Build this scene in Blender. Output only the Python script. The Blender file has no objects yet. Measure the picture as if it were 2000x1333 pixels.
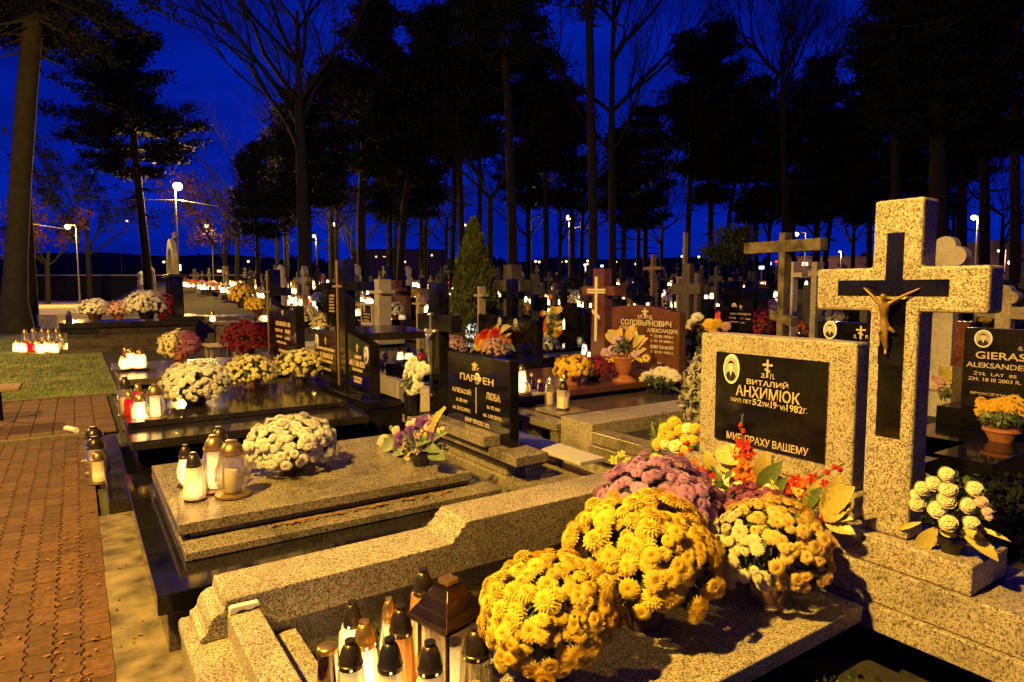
import bpy, bmesh, math, random
import numpy as np
from mathutils import Vector, Matrix, Quaternion
random.seed(7); rng = np.random.default_rng(7)
S = bpy.context.scene
COL = S.collection
R = math.radians
# ------------------------------------------------------------------ camera, world, exposure
F, HY, CX, CY, H = 1260.0, 565.0, 1000.0, 666.5, 1.6        # calibration of the 2000x1333 photograph
PITCH = math.atan((CY - HY) / F); HEAD = R(34.07)
cam = bpy.data.cameras.new('camera'); cam.lens = 36 * F / 2000; cam.sensor_width = 36; cam.clip_start = 0.05; cam.clip_end = 3000
camo = bpy.data.objects.new('camera', cam); COL.objects.link(camo)
camo.location = (0, 0, H); camo.rotation_euler = (math.pi / 2 - PITCH, 0, -HEAD)
S.camera = camo
W = bpy.data.worlds.new('World'); S.world = W; W.use_nodes = True
wn, wl = W.node_tree.nodes, W.node_tree.links
bg = wn['Background']
sky = wn.new('ShaderNodeTexSky'); sky.sky_type = 'NISHITA'; sky.sun_disc = False
sky.sun_elevation = R(-4); sky.sun_rotation = R(200)
bw = wn.new('ShaderNodeRGBToBW'); wl.new(sky.outputs[0], bw.inputs[0])
tc = wn.new('ShaderNodeTexCoord'); mp = wn.new('ShaderNodeMapping'); mp.inputs['Scale'].default_value = (1.2, 1.2, 6)
nz = wn.new('ShaderNodeTexNoise'); nz.inputs['Scale'].default_value = 2.2; nz.inputs['Detail'].default_value = 5
wl.new(tc.outputs['Generated'], mp.inputs[0]); wl.new(mp.outputs[0], nz.inputs['Vector'])
rp = wn.new('ShaderNodeValToRGB')
rp.color_ramp.elements[0].position = 0.30; rp.color_ramp.elements[0].color = (0.0005, 0.0065, 0.195, 1)
rp.color_ramp.elements[1].position = 0.72; rp.color_ramp.elements[1].color = (0.0010, 0.0190, 0.480, 1)
wl.new(nz.outputs[0], rp.inputs[0])
mixw = wn.new('ShaderNodeMix'); mixw.data_type = 'RGBA'; mixw.blend_type = 'ADD'; mixw.inputs[0].default_value = 0.0015
wl.new(rp.outputs[0], mixw.inputs[6]); wl.new(sky.outputs[0], mixw.inputs[7])
wl.new(mixw.outputs[2], bg.inputs[0]); bg.inputs[1].default_value = 1.0
S.view_settings.view_transform = 'Standard'; S.view_settings.look = 'None'; S.view_settings.exposure = 0.0; S.view_settings.gamma = 1.0
S.render.engine = 'CYCLES'
S.cycles.use_denoising = True
S.cycles.max_bounces = 6; S.cycles.diffuse_bounces = 3; S.cycles.glossy_bounces = 3; S.cycles.transmission_bounces = 4; S.cycles.transparent_max_bounces = 12
S.cycles.sample_clamp_indirect = 3.0; S.cycles.caustics_reflective = False; S.cycles.caustics_refractive = False
KEY = (-2.6, 1.85, 6.0)          # the street lamp by the path, just left of the frame
KEY_W = 7900.0
SODIUM = (1.0, 0.558, 0.074)

# ------------------------------------------------------------------ pixel -> place
def ray(x, y):
    r = (x - CX) / F; u = -(y - CY) / F
    fw = math.cos(PITCH) + u * math.sin(PITCH); up = -math.sin(PITCH) + u * math.cos(PITCH)
    return fw * math.sin(HEAD) + r * math.cos(HEAD), fw * math.cos(HEAD) - r * math.sin(HEAD), up, fw
def g(x, y, z=0.0):                 # point of the level plane z seen at a pixel
    X, Y, u, f = ray(x, y); t = (z - H) / u; return Vector((X * t, Y * t, z))
def onX(x, y, Xv):                  # point of the plane X = Xv seen at a pixel
    X, Y, u, f = ray(x, y); t = Xv / X; return Vector((Xv, Y * t, H + u * t))
def onY(x, y, Yv):
    X, Y, u, f = ray(x, y); t = Yv / Y; return Vector((X * t, Yv, H + u * t))
def at(x, y, d):                    # point at distance d ahead of the camera
    X, Y, u, f = ray(x, y); t = d / f; return Vector((X * t, Y * t, H + u * t))
def gp(x, d):
    p = at(x, HY, d); return Vector((p.x, p.y, 0))

# ------------------------------------------------------------------ materials
M = {}
def newmat(name):
    m = bpy.data.materials.new(name); m.use_nodes = True; M[name] = m
    return m, m.node_tree.nodes, m.node_tree.links, m.node_tree.nodes['Principled BSDF']
def coords(N, L, scale=None, rnd=True):
    t = N.new('ShaderNodeTexCoord'); out = t.outputs['Object']
    if rnd:
        oi = N.new('ShaderNodeObjectInfo'); a = N.new('ShaderNodeVectorMath'); a.operation = 'ADD'
        mm = N.new('ShaderNodeMath'); mm.operation = 'MULTIPLY'; mm.inputs[1].default_value = 37.0
        L.new(oi.outputs['Random'], mm.inputs[0]); L.new(out, a.inputs[0]); L.new(mm.outputs[0], a.inputs[1]); out = a.outputs[0]
    return out
def ramp(N, L, fac, stops, const=False):
    r = N.new('ShaderNodeValToRGB'); e = r.color_ramp.elements
    while len(e) < len(stops): e.new(0.5)
    for k, (p, c) in enumerate(stops): e[k].position = p; e[k].color = (*c, 1)
    if const: r.color_ramp.interpolation = 'CONSTANT'
    L.new(fac, r.inputs[0]); return r.outputs[0]
def mixc(N, L, a, b, fac, mode='MIX'):
    m = N.new('ShaderNodeMix'); m.data_type = 'RGBA'; m.blend_type = mode
    for s, v in ((6, a), (7, b)):
        if isinstance(v, tuple): m.inputs[s].default_value = (*v, 1)
        else: L.new(v, m.inputs[s])
    if isinstance(fac, float): m.inputs[0].default_value = fac
    else: L.new(fac, m.inputs[0])
    return m.outputs[2]
def noise(N, L, co, scale, detail=3, rough=0.5):
    n = N.new('ShaderNodeTexNoise'); n.inputs['Scale'].default_value = scale; n.inputs['Detail'].default_value = detail; n.inputs['Roughness'].default_value = rough
    L.new(co, n.inputs['Vector']); return n.outputs[0]
def bump(N, L, P, h, strength, dist=0.01):
    b = N.new('ShaderNodeBump'); b.inputs['Strength'].default_value = strength; b.inputs['Distance'].default_value = dist
    L.new(h, b.inputs['Height']); L.new(b.outputs[0], P.inputs['Normal'])
def plain(name, c, rough=0.5, metal=0.0, var=0.25, scale=25.0, bmp=0.0, spec=0.5, objvar=0.0, rvar=0.0):
    m, N, L, P = newmat(name)
    co = coords(N, L); n = noise(N, L, co, scale, 4)
    d = tuple(v * (1 - var) for v in c); l = tuple(min(1, v * (1 + var)) for v in c)
    col = ramp(N, L, n, [(0.3, d), (0.7, l)])
    if objvar:
        oi = N.new('ShaderNodeObjectInfo'); rr = ramp(N, L, oi.outputs['Random'], [(0, (1 - objvar,) * 3), (1, (1, 1, 1))])
        col = mixc(N, L, col, rr, 1.0, 'MULTIPLY')
    L.new(col, P.inputs['Base Color']); P.inputs['Roughness'].default_value = rough; P.inputs['Metallic'].default_value = metal
    P.inputs['Specular IOR Level'].default_value = spec
    if rvar:
        mr = N.new('ShaderNodeMapRange'); mr.inputs[3].default_value = max(0.02, rough - rvar); mr.inputs[4].default_value = rough + rvar
        L.new(noise(N, L, co, scale * 0.3, 5), mr.inputs[0]); L.new(mr.outputs[0], P.inputs['Roughness'])
    if bmp: bump(N, L, P, n, bmp)
    return m
def granite(name, dark, mid, light, scale=120.0, rough=0.35, stain=0.25, cut=(0.30, 0.55)):
    m, N, L, P = newmat(name)
    co = coords(N, L)
    wob = N.new('ShaderNodeTexNoise'); wob.inputs['Scale'].default_value = scale * 0.8; L.new(co, wob.inputs['Vector'])
    va = N.new('ShaderNodeVectorMath'); va.operation = 'SCALE'; va.inputs['Scale'].default_value = 0.55 / scale; L.new(wob.outputs['Color'], va.inputs[0])
    ad = N.new('ShaderNodeVectorMath'); ad.operation = 'ADD'; L.new(co, ad.inputs[0]); L.new(va.outputs[0], ad.inputs[1])
    v = N.new('ShaderNodeTexVoronoi'); v.inputs['Scale'].default_value = scale; L.new(ad.outputs[0], v.inputs['Vector'])
    sp = N.new('ShaderNodeSeparateColor'); L.new(v.outputs['Color'], sp.inputs[0])
    col = ramp(N, L, sp.outputs[0], [(0.0, dark), (cut[0], mid), (cut[1], light)])
    grain = ramp(N, L, noise(N, L, co, scale * 1.7, 2, 0.6), [(0.40, (0.35,) * 3), (0.54, (1, 1, 1))]); col = mixc(N, L, col, grain, 0.8, 'MULTIPLY')
    n = noise(N, L, co, 3.6, 7, 0.66)
    st = ramp(N, L, n, [(0.34, (1 - min(.9, stain * 1.7),) * 3), (0.50, (1 - stain * .4,) * 3), (0.62, (1, 1, 1))])
    col = mixc(N, L, col, st, 1.0, 'MULTIPLY')
    L.new(col, P.inputs['Base Color'])
    mr = N.new('ShaderNodeMapRange'); mr.inputs[3].default_value = rough * 0.6; mr.inputs[4].default_value = rough * 1.5
    L.new(n, mr.inputs[0]); L.new(mr.outputs[0], P.inputs['Roughness'])
    return m
granite('granite_speckled', (0.05, 0.042, 0.032), (0.20, 0.172, 0.13), (0.53, 0.465, 0.36), 210, 0.55, 0.22, (0.38, 0.66))
granite('granite_coarse', (0.055, 0.043, 0.03), (0.27, 0.228, 0.165), (0.48, 0.415, 0.31), 165, 0.5, 0.2, (0.34, 0.64))
granite('granite_fine', (0.045, 0.038, 0.028), (0.15, 0.13, 0.098), (0.33, 0.29, 0.225), 200, 0.20, 0.30, (0.34, 0.66))
granite('granite_grey', (0.09, 0.08, 0.07), (0.20, 0.18, 0.15), (0.33, 0.30, 0.25), 150, 0.5, 0.35)
granite('granite_pale', (0.33, 0.30, 0.25), (0.46, 0.42, 0.35), (0.58, 0.53, 0.44), 150, 0.5, 0.2)
granite('granite_black', (0.006, 0.006, 0.006), (0.010, 0.0095, 0.009), (0.015, 0.0135, 0.012), 260, 0.09, 0.5, (0.6, 0.92))
granite('granite_black_grey', (0.008, 0.007, 0.006), (0.014, 0.0125, 0.011), (0.034, 0.030, 0.026), 240, 0.13, 0.4, (0.5, 0.8))
granite('granite_brown', (0.050, 0.018, 0.010), (0.115, 0.042, 0.020), (0.180, 0.070, 0.034), 130, 0.18, 0.3)
granite('granite_umber', (0.030, 0.024, 0.018), (0.065, 0.052, 0.038), (0.13, 0.105, 0.08), 170, 0.2, 0.3)
granite('stone_dimmed', (0.035, 0.030, 0.024), (0.065, 0.056, 0.045), (0.10, 0.088, 0.07), 120, 0.7, 0.45)  # grey stone darkened to stand for weak lamplight on far graves
granite('stone_pale_dimmed', (0.06, 0.052, 0.042), (0.11, 0.095, 0.078), (0.17, 0.15, 0.12), 120, 0.7, 0.45)  # pale stone with the dim light of the far rows in its colour
plain('concrete', (0.105, 0.084, 0.052), 0.85, 0, 0.75, 8, 0.4)
plain('concrete_old', (0.22, 0.20, 0.16), 0.9, 0, 0.45, 14, 0.35)
plain('sand', (0.36, 0.29, 0.19), 0.95, 0, 0.4, 3.5, 0.3)
plain('soil', (0.012, 0.010, 0.007), 0.95, 0, 0.6, 18, 0.9)
plain('ground_dark', (0.035, 0.034, 0.018), 0.95, 0, 0.6, 1.2, 0.6)
plain('turf', (0.10, 0.105, 0.028), 0.95, 0, 0.6, 2.5, 0.5)
plain('grass_blade', (0.15, 0.22, 0.045), 0.6, 0, 0.5, 1.1)
plain('paver_red', (0.092, 0.043, 0.017), 0.85, 0, 0.35, 30, 0.25, 0.35, 0.42)
plain('paver_cross', (0.11, 0.055, 0.022), 0.85, 0, 0.3, 30, 0.2, 0.35, 0.35)
plain('joint', (0.022, 0.014, 0.008), 0.95, 0, 0.4, 40)
plain('kerb_concrete', (0.115, 0.090, 0.062), 0.9, 0, 0.35, 20, 0.3)
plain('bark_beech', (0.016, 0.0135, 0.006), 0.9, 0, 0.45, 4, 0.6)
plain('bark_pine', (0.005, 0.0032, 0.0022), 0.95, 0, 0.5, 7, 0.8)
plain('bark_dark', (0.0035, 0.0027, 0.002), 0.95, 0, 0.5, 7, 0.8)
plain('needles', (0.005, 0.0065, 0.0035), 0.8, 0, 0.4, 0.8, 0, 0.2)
plain('thuja_leaf', (0.060, 0.078, 0.018), 0.75, 0, 0.6, 3.0, 0, 0.3)
plain('autumn_leaf', (0.06, 0.022, 0.007), 0.8, 0, 0.5, 2.0, 0, 0.2)
plain('dark_leaf', (0.030, 0.048, 0.016), 0.55, 0, 0.5, 12)
plain('leaf_deep', (0.038, 0.062, 0.018), 0.5, 0, 0.5, 12)
plain('leaf_green', (0.075, 0.110, 0.030), 0.45, 0, 0.4, 14)
plain('leaf_yellow', (0.36, 0.30, 0.07), 0.42, 0, 0.3, 22)
plain('leaf_dry', (0.26, 0.115, 0.035), 0.8, 0, 0.5, 30, 0, 0.2, 0.5)
plain('wheat', (0.50, 0.33, 0.10), 0.7, 0, 0.4, 60)
plain('grey_shrub', (0.26, 0.26, 0.19), 0.8, 0, 0.3, 12)
plain('gold_letter', (0.62, 0.50, 0.30), 0.35, 0.35, 0.12, 60)
plain('pale_letter', (0.55, 0.50, 0.40), 0.5, 0, 0.12, 60)
plain('gold_cap', (0.46, 0.30, 0.085), 0.28, 0.85, 0.25, 30)
plain('dark_cap', (0.060, 0.047, 0.030), 0.32, 0.75, 0.35, 30)
plain('bronze', (0.18, 0.105, 0.03), 0.4, 0.25, 0.3, 40)
plain('brass_strip', (0.55, 0.40, 0.17), 0.3, 0.8, 0.15, 30)
plain('silver', (0.62, 0.58, 0.50), 0.25, 0.9, 0.15, 30)
plain('black_paint', (0.010, 0.0095, 0.009), 0.35, 0, 0.3, 30)
plain('copper_roof', (0.055, 0.034, 0.016), 0.28, 0.9, 0.4, 12)
plain('white_plastic', (0.72, 0.70, 0.66), 0.4, 0, 0.06, 30)
plain('cream_ceramic', (0.72, 0.67, 0.55), 0.2, 0, 0.06, 20)
plain('photo_grey', (0.36, 0.33, 0.27), 0.3, 0, 0.15, 30)
plain('photo_skin', (0.55, 0.50, 0.42), 0.3, 0, 0.10, 60)
plain('photo_dark', (0.020, 0.018, 0.016), 0.3, 0, 0.3, 60)
plain('terracotta', (0.33, 0.125, 0.055), 0.75, 0, 0.2, 20, 0.1)
plain('pot_brown', (0.085, 0.040, 0.022), 0.6, 0, 0.3, 20)
plain('pot_green', (0.020, 0.055, 0.022), 0.5, 0, 0.3, 20)
plain('pot_black', (0.012, 0.011, 0.010), 0.45, 0, 0.3, 20)
plain('wood_bench', (0.19, 0.130, 0.065), 0.7, 0, 0.35, 14, 0.3)
plain('wood_slat', (0.30, 0.245, 0.15), 0.75, 0, 0.3, 14, 0.3)
plain('bench_board', (0.42, 0.41, 0.42), 0.5, 0, 0.08, 10)
plain('pale_paint', (0.55, 0.48, 0.36), 0.6, 0, 0.1, 10)
plain('pole_paint', (0.13, 0.115, 0.095), 0.6, 0.2, 0.25, 6)
plain('dark_metal', (0.03, 0.028, 0.026), 0.45, 0.7, 0.3, 20)
plain('render_wall', (0.10, 0.06, 0.045), 0.9, 0, 0.15, 0.8)
plain('roof_dark', (0.05, 0.035, 0.03), 0.9, 0, 0.2, 1)
plain('hill_forest', (0.006, 0.010, 0.014), 0.95, 0, 0.4, 0.05)
def petal(name, c, rough=0.65, tl=0.42, objvar=0.16):
    m, N, L, P = newmat(name)
    oi = N.new('ShaderNodeObjectInfo')
    co = coords(N, L); n = noise(N, L, co, 22, 3)
    col = ramp(N, L, n, [(0.3, tuple(v * 0.80 for v in c)), (0.7, tuple(min(1, v * 1.12) for v in c))])
    rr = ramp(N, L, oi.outputs['Random'], [(0, (1 - objvar, 1 - objvar * 1.15, 1 - objvar * 1.3)), (0.55, (1, 1, 1)), (1, (1, 0.97, 0.95))])
    col = mixc(N, L, col, rr, 1.0, 'MULTIPLY')
    L.new(col, P.inputs['Base Color']); P.inputs['Roughness'].default_value = rough; P.inputs['Specular IOR Level'].default_value = 0.2
    t = N.new('ShaderNodeBsdfTranslucent'); L.new(col, t.inputs[0])
    mx = N.new('ShaderNodeMixShader'); mx.inputs[0].default_value = tl
    L.new(P.outputs[0], mx.inputs[1]); L.new(t.outputs[0], mx.inputs[2]); L.new(mx.outputs[0], N['Material Output'].inputs[0])
    return m
petal('petal_yellow', (0.94, 0.68, 0.08)); petal('petal_pale', (0.92, 0.68, 0.18)); petal('petal_gold', (0.88, 0.60, 0.06)); petal('petal_cream', (0.86, 0.80, 0.46))
petal('petal_white', (0.88, 0.87, 0.80)); petal('petal_pink', (0.60, 0.33, 0.62)); petal('petal_mauve', (0.40, 0.13, 0.30))
petal('petal_burgundy', (0.20, 0.008, 0.018)); petal('petal_purple', (0.20, 0.075, 0.42)); petal('petal_lilac', (0.52, 0.36, 0.60))
petal('petal_rose', (0.74, 0.50, 0.46)); petal('petal_red', (0.55, 0.035, 0.012)); petal('petal_orange', (0.70, 0.21, 0.03)); petal('petal_magenta', (0.36, 0.03, 0.09))
def emit(name, c, s, grad=None):
    m, N, L, P = newmat(name); P.inputs['Base Color'].default_value = (*c, 1)
    P.inputs['Emission Color'].default_value = (*c, 1); P.inputs['Emission Strength'].default_value = s; P.inputs['Roughness'].default_value = 0.5
    if grad:
        t = N.new('ShaderNodeTexCoord'); sx = N.new('ShaderNodeSeparateXYZ'); L.new(t.outputs['Generated'], sx.inputs[0])
        r = ramp(N, L, sx.outputs[2], [(0.0, (grad[0],) * 3), (0.35, (1, 1, 1)), (0.62, (grad[1],) * 3), (1.0, (grad[2],) * 3)])
        mm = N.new('ShaderNodeMath'); mm.operation = 'MULTIPLY'; mm.inputs[1].default_value = s; L.new(r, mm.inputs[0]); L.new(mm.outputs[0], P.inputs['Emission Strength'])
    return m
emit('candle_glow', (1.0, 0.72, 0.34), 8.0, (.7, .75, .4)); emit('candle_glow_soft', (1.0, 0.64, 0.24), 3.4, (.5, .55, .25)); emit('candle_glow_amber', (1.0, 0.56, 0.14), 1.5, (.5, .5, .25))
emit('candle_glow_red', (1.0, 0.05, 0.02), 0.8); emit('candle_cool', (0.80, 0.86, 1.0), 4.0)
emit('lamp_lens', (1.0, 0.62, 0.22), 14.0); emit('lamp_lens_far', (1.0, 0.62, 0.24), 5.0); emit('window_light', (1.0, 0.72, 0.38), 1.6)
emit('sign_cool', (0.55, 0.80, 1.0), 3.0); emit('sign_blue', (0.12, 0.25, 1.0), 3.0); emit('sign_red', (1.0, 0.04, 0.03), 1.6); emit('wall_lit', (1.0, 0.50, 0.25), 0.28)
emit('wax_unlit_glow', (0.75, 0.64, 0.38), 0.06)  # faint glow put into wax that has no flame
def glass(name, tint, refl=0.10, mixt=0.0, body=(0.8, 0.7, 0.5)):
    m, N, L, P = newmat(name); N.remove(P)
    tr = N.new('ShaderNodeBsdfTransparent'); tr.inputs[0].default_value = (*tint, 1)
    gl = N.new('ShaderNodeBsdfGlossy'); gl.inputs['Roughness'].default_value = 0.06
    fr = N.new('ShaderNodeLayerWeight'); fr.inputs[0].default_value = 0.55
    ma = N.new('ShaderNodeMath'); ma.operation = 'MULTIPLY_ADD'; ma.inputs[1].default_value = 0.65; ma.inputs[2].default_value = refl
    L.new(fr.outputs['Facing'], ma.inputs[0])
    mx = N.new('ShaderNodeMixShader'); L.new(ma.outputs[0], mx.inputs[0]); L.new(tr.outputs[0], mx.inputs[1]); L.new(gl.outputs[0], mx.inputs[2])
    out = mx.outputs[0]
    if mixt:
        df = N.new('ShaderNodeBsdfTranslucent'); df.inputs[0].default_value = (*body, 1)
        d2 = N.new('ShaderNodeBsdfDiffuse'); d2.inputs[0].default_value = (*body, 1)
        a = N.new('ShaderNodeAddShader'); L.new(df.outputs[0], a.inputs[0]); L.new(d2.outputs[0], a.inputs[1])
        m2 = N.new('ShaderNodeMixShader'); m2.inputs[0].default_value = mixt; L.new(out, m2.inputs[1]); L.new(a.outputs[0], m2.inputs[2]); out = m2.outputs[0]
    L.new(out, N['Material Output'].inputs[0]); return m
glass('glass_clear', (0.95, 0.92, 0.80), 0.14, 0.05, (0.80, 0.70, 0.42)); glass('glass_frost', (0.9, 0.85, 0.72), 0.10, 0.42, (0.62, 0.55, 0.42)); glass('glass_amber', (0.95, 0.62, 0.22), 0.10, 0.30, (0.5, 0.27, 0.07))
glass('glass_red', (0.75, 0.03, 0.02), 0.10, 0.25, (0.35, 0.01, 0.01)); glass('glass_dark', (0.20, 0.08, 0.04), 0.12)
glass('film', (0.9, 0.86, 0.8), 0.14, 0.12, (0.5, 0.42, 0.34))
# ------------------------------------------------------------------ mesh helpers
ORI = {}
def setp(o, label=None, cat=None, group=None, kind=None):
    if label: o['label'] = label
    if cat: o['category'] = cat
    if group: o['group'] = group
    if kind: o['kind'] = kind
    return o
def thing(name, label, cat, loc, rz=0.0, group=None):
    o = bpy.data.objects.new(name, None); COL.objects.link(o); o.empty_display_size = 0.1
    o.location = loc; o.rotation_euler = (0, 0, rz); ORI[o.name] = Vector(loc)
    return setp(o, label, cat, group)
def obj(name, me, parent=None, loc=None, rot=None, scale=None):
    o = bpy.data.objects.new(name, me); COL.objects.link(o)
    if parent is not None: o.parent = parent; ORI[o.name] = ORI.get(parent.name, Vector((0, 0, 0)))
    if loc is not None: o.location = loc
    if rot is not None: o.rotation_euler = rot
    if scale is not None: o.scale = (scale,) * 3 if not hasattr(scale, '__len__') else scale
    return o
def mk(name, v, f, mat, smooth=False):
    me = bpy.data.meshes.new(name); me.from_pydata([tuple(p) for p in v], [], f)
    me.materials.append(M[mat] if isinstance(mat, str) else mat)
    if smooth: me.polygons.foreach_set('use_smooth', [True] * len(me.polygons))
    me.update(); return me
def mk_np(name, V, tri, mat, n=3):          # fast mesh of equal polygons
    me = bpy.data.meshes.new(name); V = np.asarray(V, np.float32).reshape(-1, 3); tri = np.asarray(tri, np.int32).reshape(-1, n)
    me.vertices.add(len(V)); me.vertices.foreach_set('co', V.ravel()); me.loops.add(tri.size); me.loops.foreach_set('vertex_index', tri.ravel())
    me.polygons.add(len(tri)); me.polygons.foreach_set('loop_start', np.arange(0, tri.size, n, dtype=np.int32)); me.polygons.foreach_set('loop_total', np.full(len(tri), n, np.int32))
    me.materials.append(M[mat]); me.update(calc_edges=True); me.validate(); return me
class MB:
    def __init__(s): s.v = []; s.f = []
    def box(s, x0, x1, y0, y1, z0, z1):
        b = len(s.v); s.v += [(x0, y0, z0), (x1, y0, z0), (x1, y1, z0), (x0, y1, z0), (x0, y0, z1), (x1, y0, z1), (x1, y1, z1), (x0, y1, z1)]
        s.f += [tuple(b + i for i in q) for q in ((0, 3, 2, 1), (4, 5, 6, 7), (0, 1, 5, 4), (1, 2, 6, 5), (2, 3, 7, 6), (3, 0, 4, 7))]; return s
    def prism(s, poly, axis, a, b):          # poly in the two other axes, extruded along axis from a to b
        n = len(poly); k = len(s.v)
        def P(p, w): return {'x': (w, p[0], p[1]), 'y': (p[0], w, p[1]), 'z': (p[0], p[1], w)}[axis]
        s.v += [P(p, a) for p in poly] + [P(p, b) for p in poly]
        s.f += [tuple(k + i for i in range(n))[::-1], tuple(k + n + i for i in range(n))]
        s.f += [(k + i, k + (i + 1) % n, k + n + (i + 1) % n, k + n + i) for i in range(n)]; return s
    def lathe(s, prof, seg=20, c=(0, 0, 0), sq=1.0, ribs=0, amp=0.0):
        k = len(s.v)
        for r, z in prof:
            for i in range(seg):
                a = 2 * math.pi * i / seg; rr = r * (1 + amp * math.cos(ribs * a)) if ribs else r
                s.v.append((c[0] + rr * math.cos(a), c[1] + rr * math.sin(a) * sq, c[2] + z))
        for j in range(len(prof) - 1):
            for i in range(seg): s.f.append((k + j * seg + i, k + j * seg + (i + 1) % seg, k + (j + 1) * seg + (i + 1) % seg, k + (j + 1) * seg + i))
        s.f.append(tuple(k + i for i in range(seg))[::-1]); s.f.append(tuple(k + (len(prof) - 1) * seg + i for i in range(seg))); return s
    def tube(s, pts, rad, seg=8):
        k = len(s.v); pts = [Vector(p) for p in pts]; n = len(pts)
        if not hasattr(rad, '__len__'): rad = [rad] * n
        up = Vector((0, 0, 1))
        for j in range(n):
            d = (pts[min(j + 1, n - 1)] - pts[max(j - 1, 0)]).normalized()
            a = d.cross(up) if abs(d.z) < 0.95 else d.cross(Vector((1, 0, 0))); a.normalize(); b = d.cross(a)
            for i in range(seg):
                t = 2 * math.pi * i / seg; q = pts[j] + (a * math.cos(t) + b * math.sin(t)) * rad[j]; s.v.append(tuple(q))
        for j in range(n - 1):
            for i in range(seg): s.f.append((k + j * seg + i, k + (j + 1) * seg + i, k + (j + 1) * seg + (i + 1) % seg, k + j * seg + (i + 1) % seg))
        s.f.append(tuple(k + i for i in range(seg))); s.f.append(tuple(k + (n - 1) * seg + i for i in range(seg))[::-1]); return s
    def build(s, name, mat, parent=None, bevel=0.0, smooth=False, seg=2):
        o0 = ORI.get(parent.name, Vector((0, 0, 0))) if parent is not None else Vector((0, 0, 0))
        me = bpy.data.meshes.new(name); me.from_pydata([(p[0] - o0.x, p[1] - o0.y, p[2] - o0.z) for p in s.v], [], s.f)
        me.materials.append(M[mat])
        bm = bmesh.new(); bm.from_mesh(me); bmesh.ops.recalc_face_normals(bm, faces=bm.faces)
        if bevel:
            es = [e for e in bm.edges if len(e.link_faces) == 2 and e.calc_face_angle(0) > 0.6]
            bmesh.ops.bevel(bm, geom=es, offset=bevel, segments=seg, profile=0.5, affect='EDGES', clamp_overlap=True)
        bm.to_mesh(me); bm.free()
        if smooth:
            me.polygons.foreach_set('use_smooth', [True] * len(me.polygons)); me.set_sharp_from_angle(angle=R(40))
        return obj(name, me, parent)
def box(name, mat, parent, x0, x1, y0, y1, z0, z1, bevel=0.005): return MB().box(x0, x1, y0, y1, z0, z1).build(name, mat, parent, bevel)
def struct(o): o['kind'] = 'structure'; return o
_tcache = {}
def text_mesh(sx):
    if sx in _tcache: return _tcache[sx]
    cu = bpy.data.curves.new('lettering', 'FONT'); cu.body = sx; cu.extrude = 0.03; cu.offset = 0.014; cu.resolution_u = 3
    o = bpy.data.objects.new('t', cu); COL.objects.link(o); dg = bpy.context.evaluated_depsgraph_get(); dg.update()
    me = bpy.data.meshes.new_from_object(o.evaluated_get(dg)); bpy.data.objects.remove(o); bpy.data.curves.remove(cu)
    co = np.zeros(len(me.vertices) * 3); me.vertices.foreach_get('co', co); co = co.reshape(-1, 3); fs = [tuple(p.vertices) for p in me.polygons]; bpy.data.meshes.remove(me)
    _tcache[sx] = (co, fs); return _tcache[sx]
def letters(parent, sx, X, yl, yr, z0, z1, mat='gold_letter', bold=0.0, zr=None, name='lettering'):
    co, fs = text_mesh(sx)
    if not len(co): return None
    mn, mxx = co.min(0), co.max(0); u = (co[:, 0] - mn[0]) / (mxx[0] - mn[0]); w = (co[:, 1] - mn[1]) / max(1e-6, mxx[1] - mn[1]); t = (co[:, 2] - mn[2]) / max(1e-6, mxx[2] - mn[2])
    o0 = ORI[parent.name]
    V = np.stack([X + 0.001 - 0.0035 * t - o0.x, yl + (yr - yl) * u - o0.y, z0 + (z1 - z0) * w - o0.z], 1)
    if mat == 'gold_letter' and False: pass
    return obj(name, mk(name, V, fs, mat), parent)
def lpx(parent, sx, X, xl, yt, yb, xr, mat='gold_letter', name='lettering'):    # lettering fitted to the pixels it fills in the photograph
    a, b, c = onX(xl, yt, X), onX(xl, yb, X), onX(xr, yb, X)
    return letters(parent, sx, X, a.y, c.y, b.z, a.z, mat, name=name)
def strokes(parent, X, xl, yt, yb, xr, mat='gold_letter', name='lettering'):
    """a carved line too small to read in the photograph: close-set upright and slanting strokes"""
    a, b, c = onX(xl, yt, X), onX(xl, yb, X), onX(xr, yb, X); h = a.z - b.z; y = a.y; m = MB(); rr = random.Random(int(xl * 7 + yt)); t = h * .085
    while y > c.y + h * .2:
        w = h * rr.uniform(.35, .62)
        if rr.random() < .13: y -= w; continue
        k = rr.randrange(4); z0, z1 = b.z, a.z; yl, yr = y, y - w * .8
        if k in (0, 1): m.box(X - .003, X + .001, yl - t, yl + t, z0, z1); m.box(X - .003, X + .001, yr - t, yr + t, z0, z1)
        if k == 0: m.box(X - .0034, X + .001, yr, yl, (z0 + z1) / 2 - t, (z0 + z1) / 2 + t)
        elif k == 1: m.box(X - .0034, X + .001, yr, yl, z1 - 2 * t, z1)
        elif k == 2: m.prism([(yl + t, z0), (yl - t, z0), ((yl + yr) / 2 - t, z1), ((yl + yr) / 2 + t, z1)], 'x', X + .001, X - .003); m.prism([(yr + t, z0), (yr - t, z0), ((yl + yr) / 2 - t, z1), ((yl + yr) / 2 + t, z1)], 'x', X + .001, X - .0034)
        else:
            m.box(X - .003, X + .001, yl - t, yl + t, z0, z1)
            for q in (0, .46, .92): m.box(X - .0034, X + .001, yr, yl, z0 + (z1 - z0) * q, z0 + (z1 - z0) * q + 1.6 * t)
        y -= w * 1.12
    return m.build(name, mat, parent)
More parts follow.
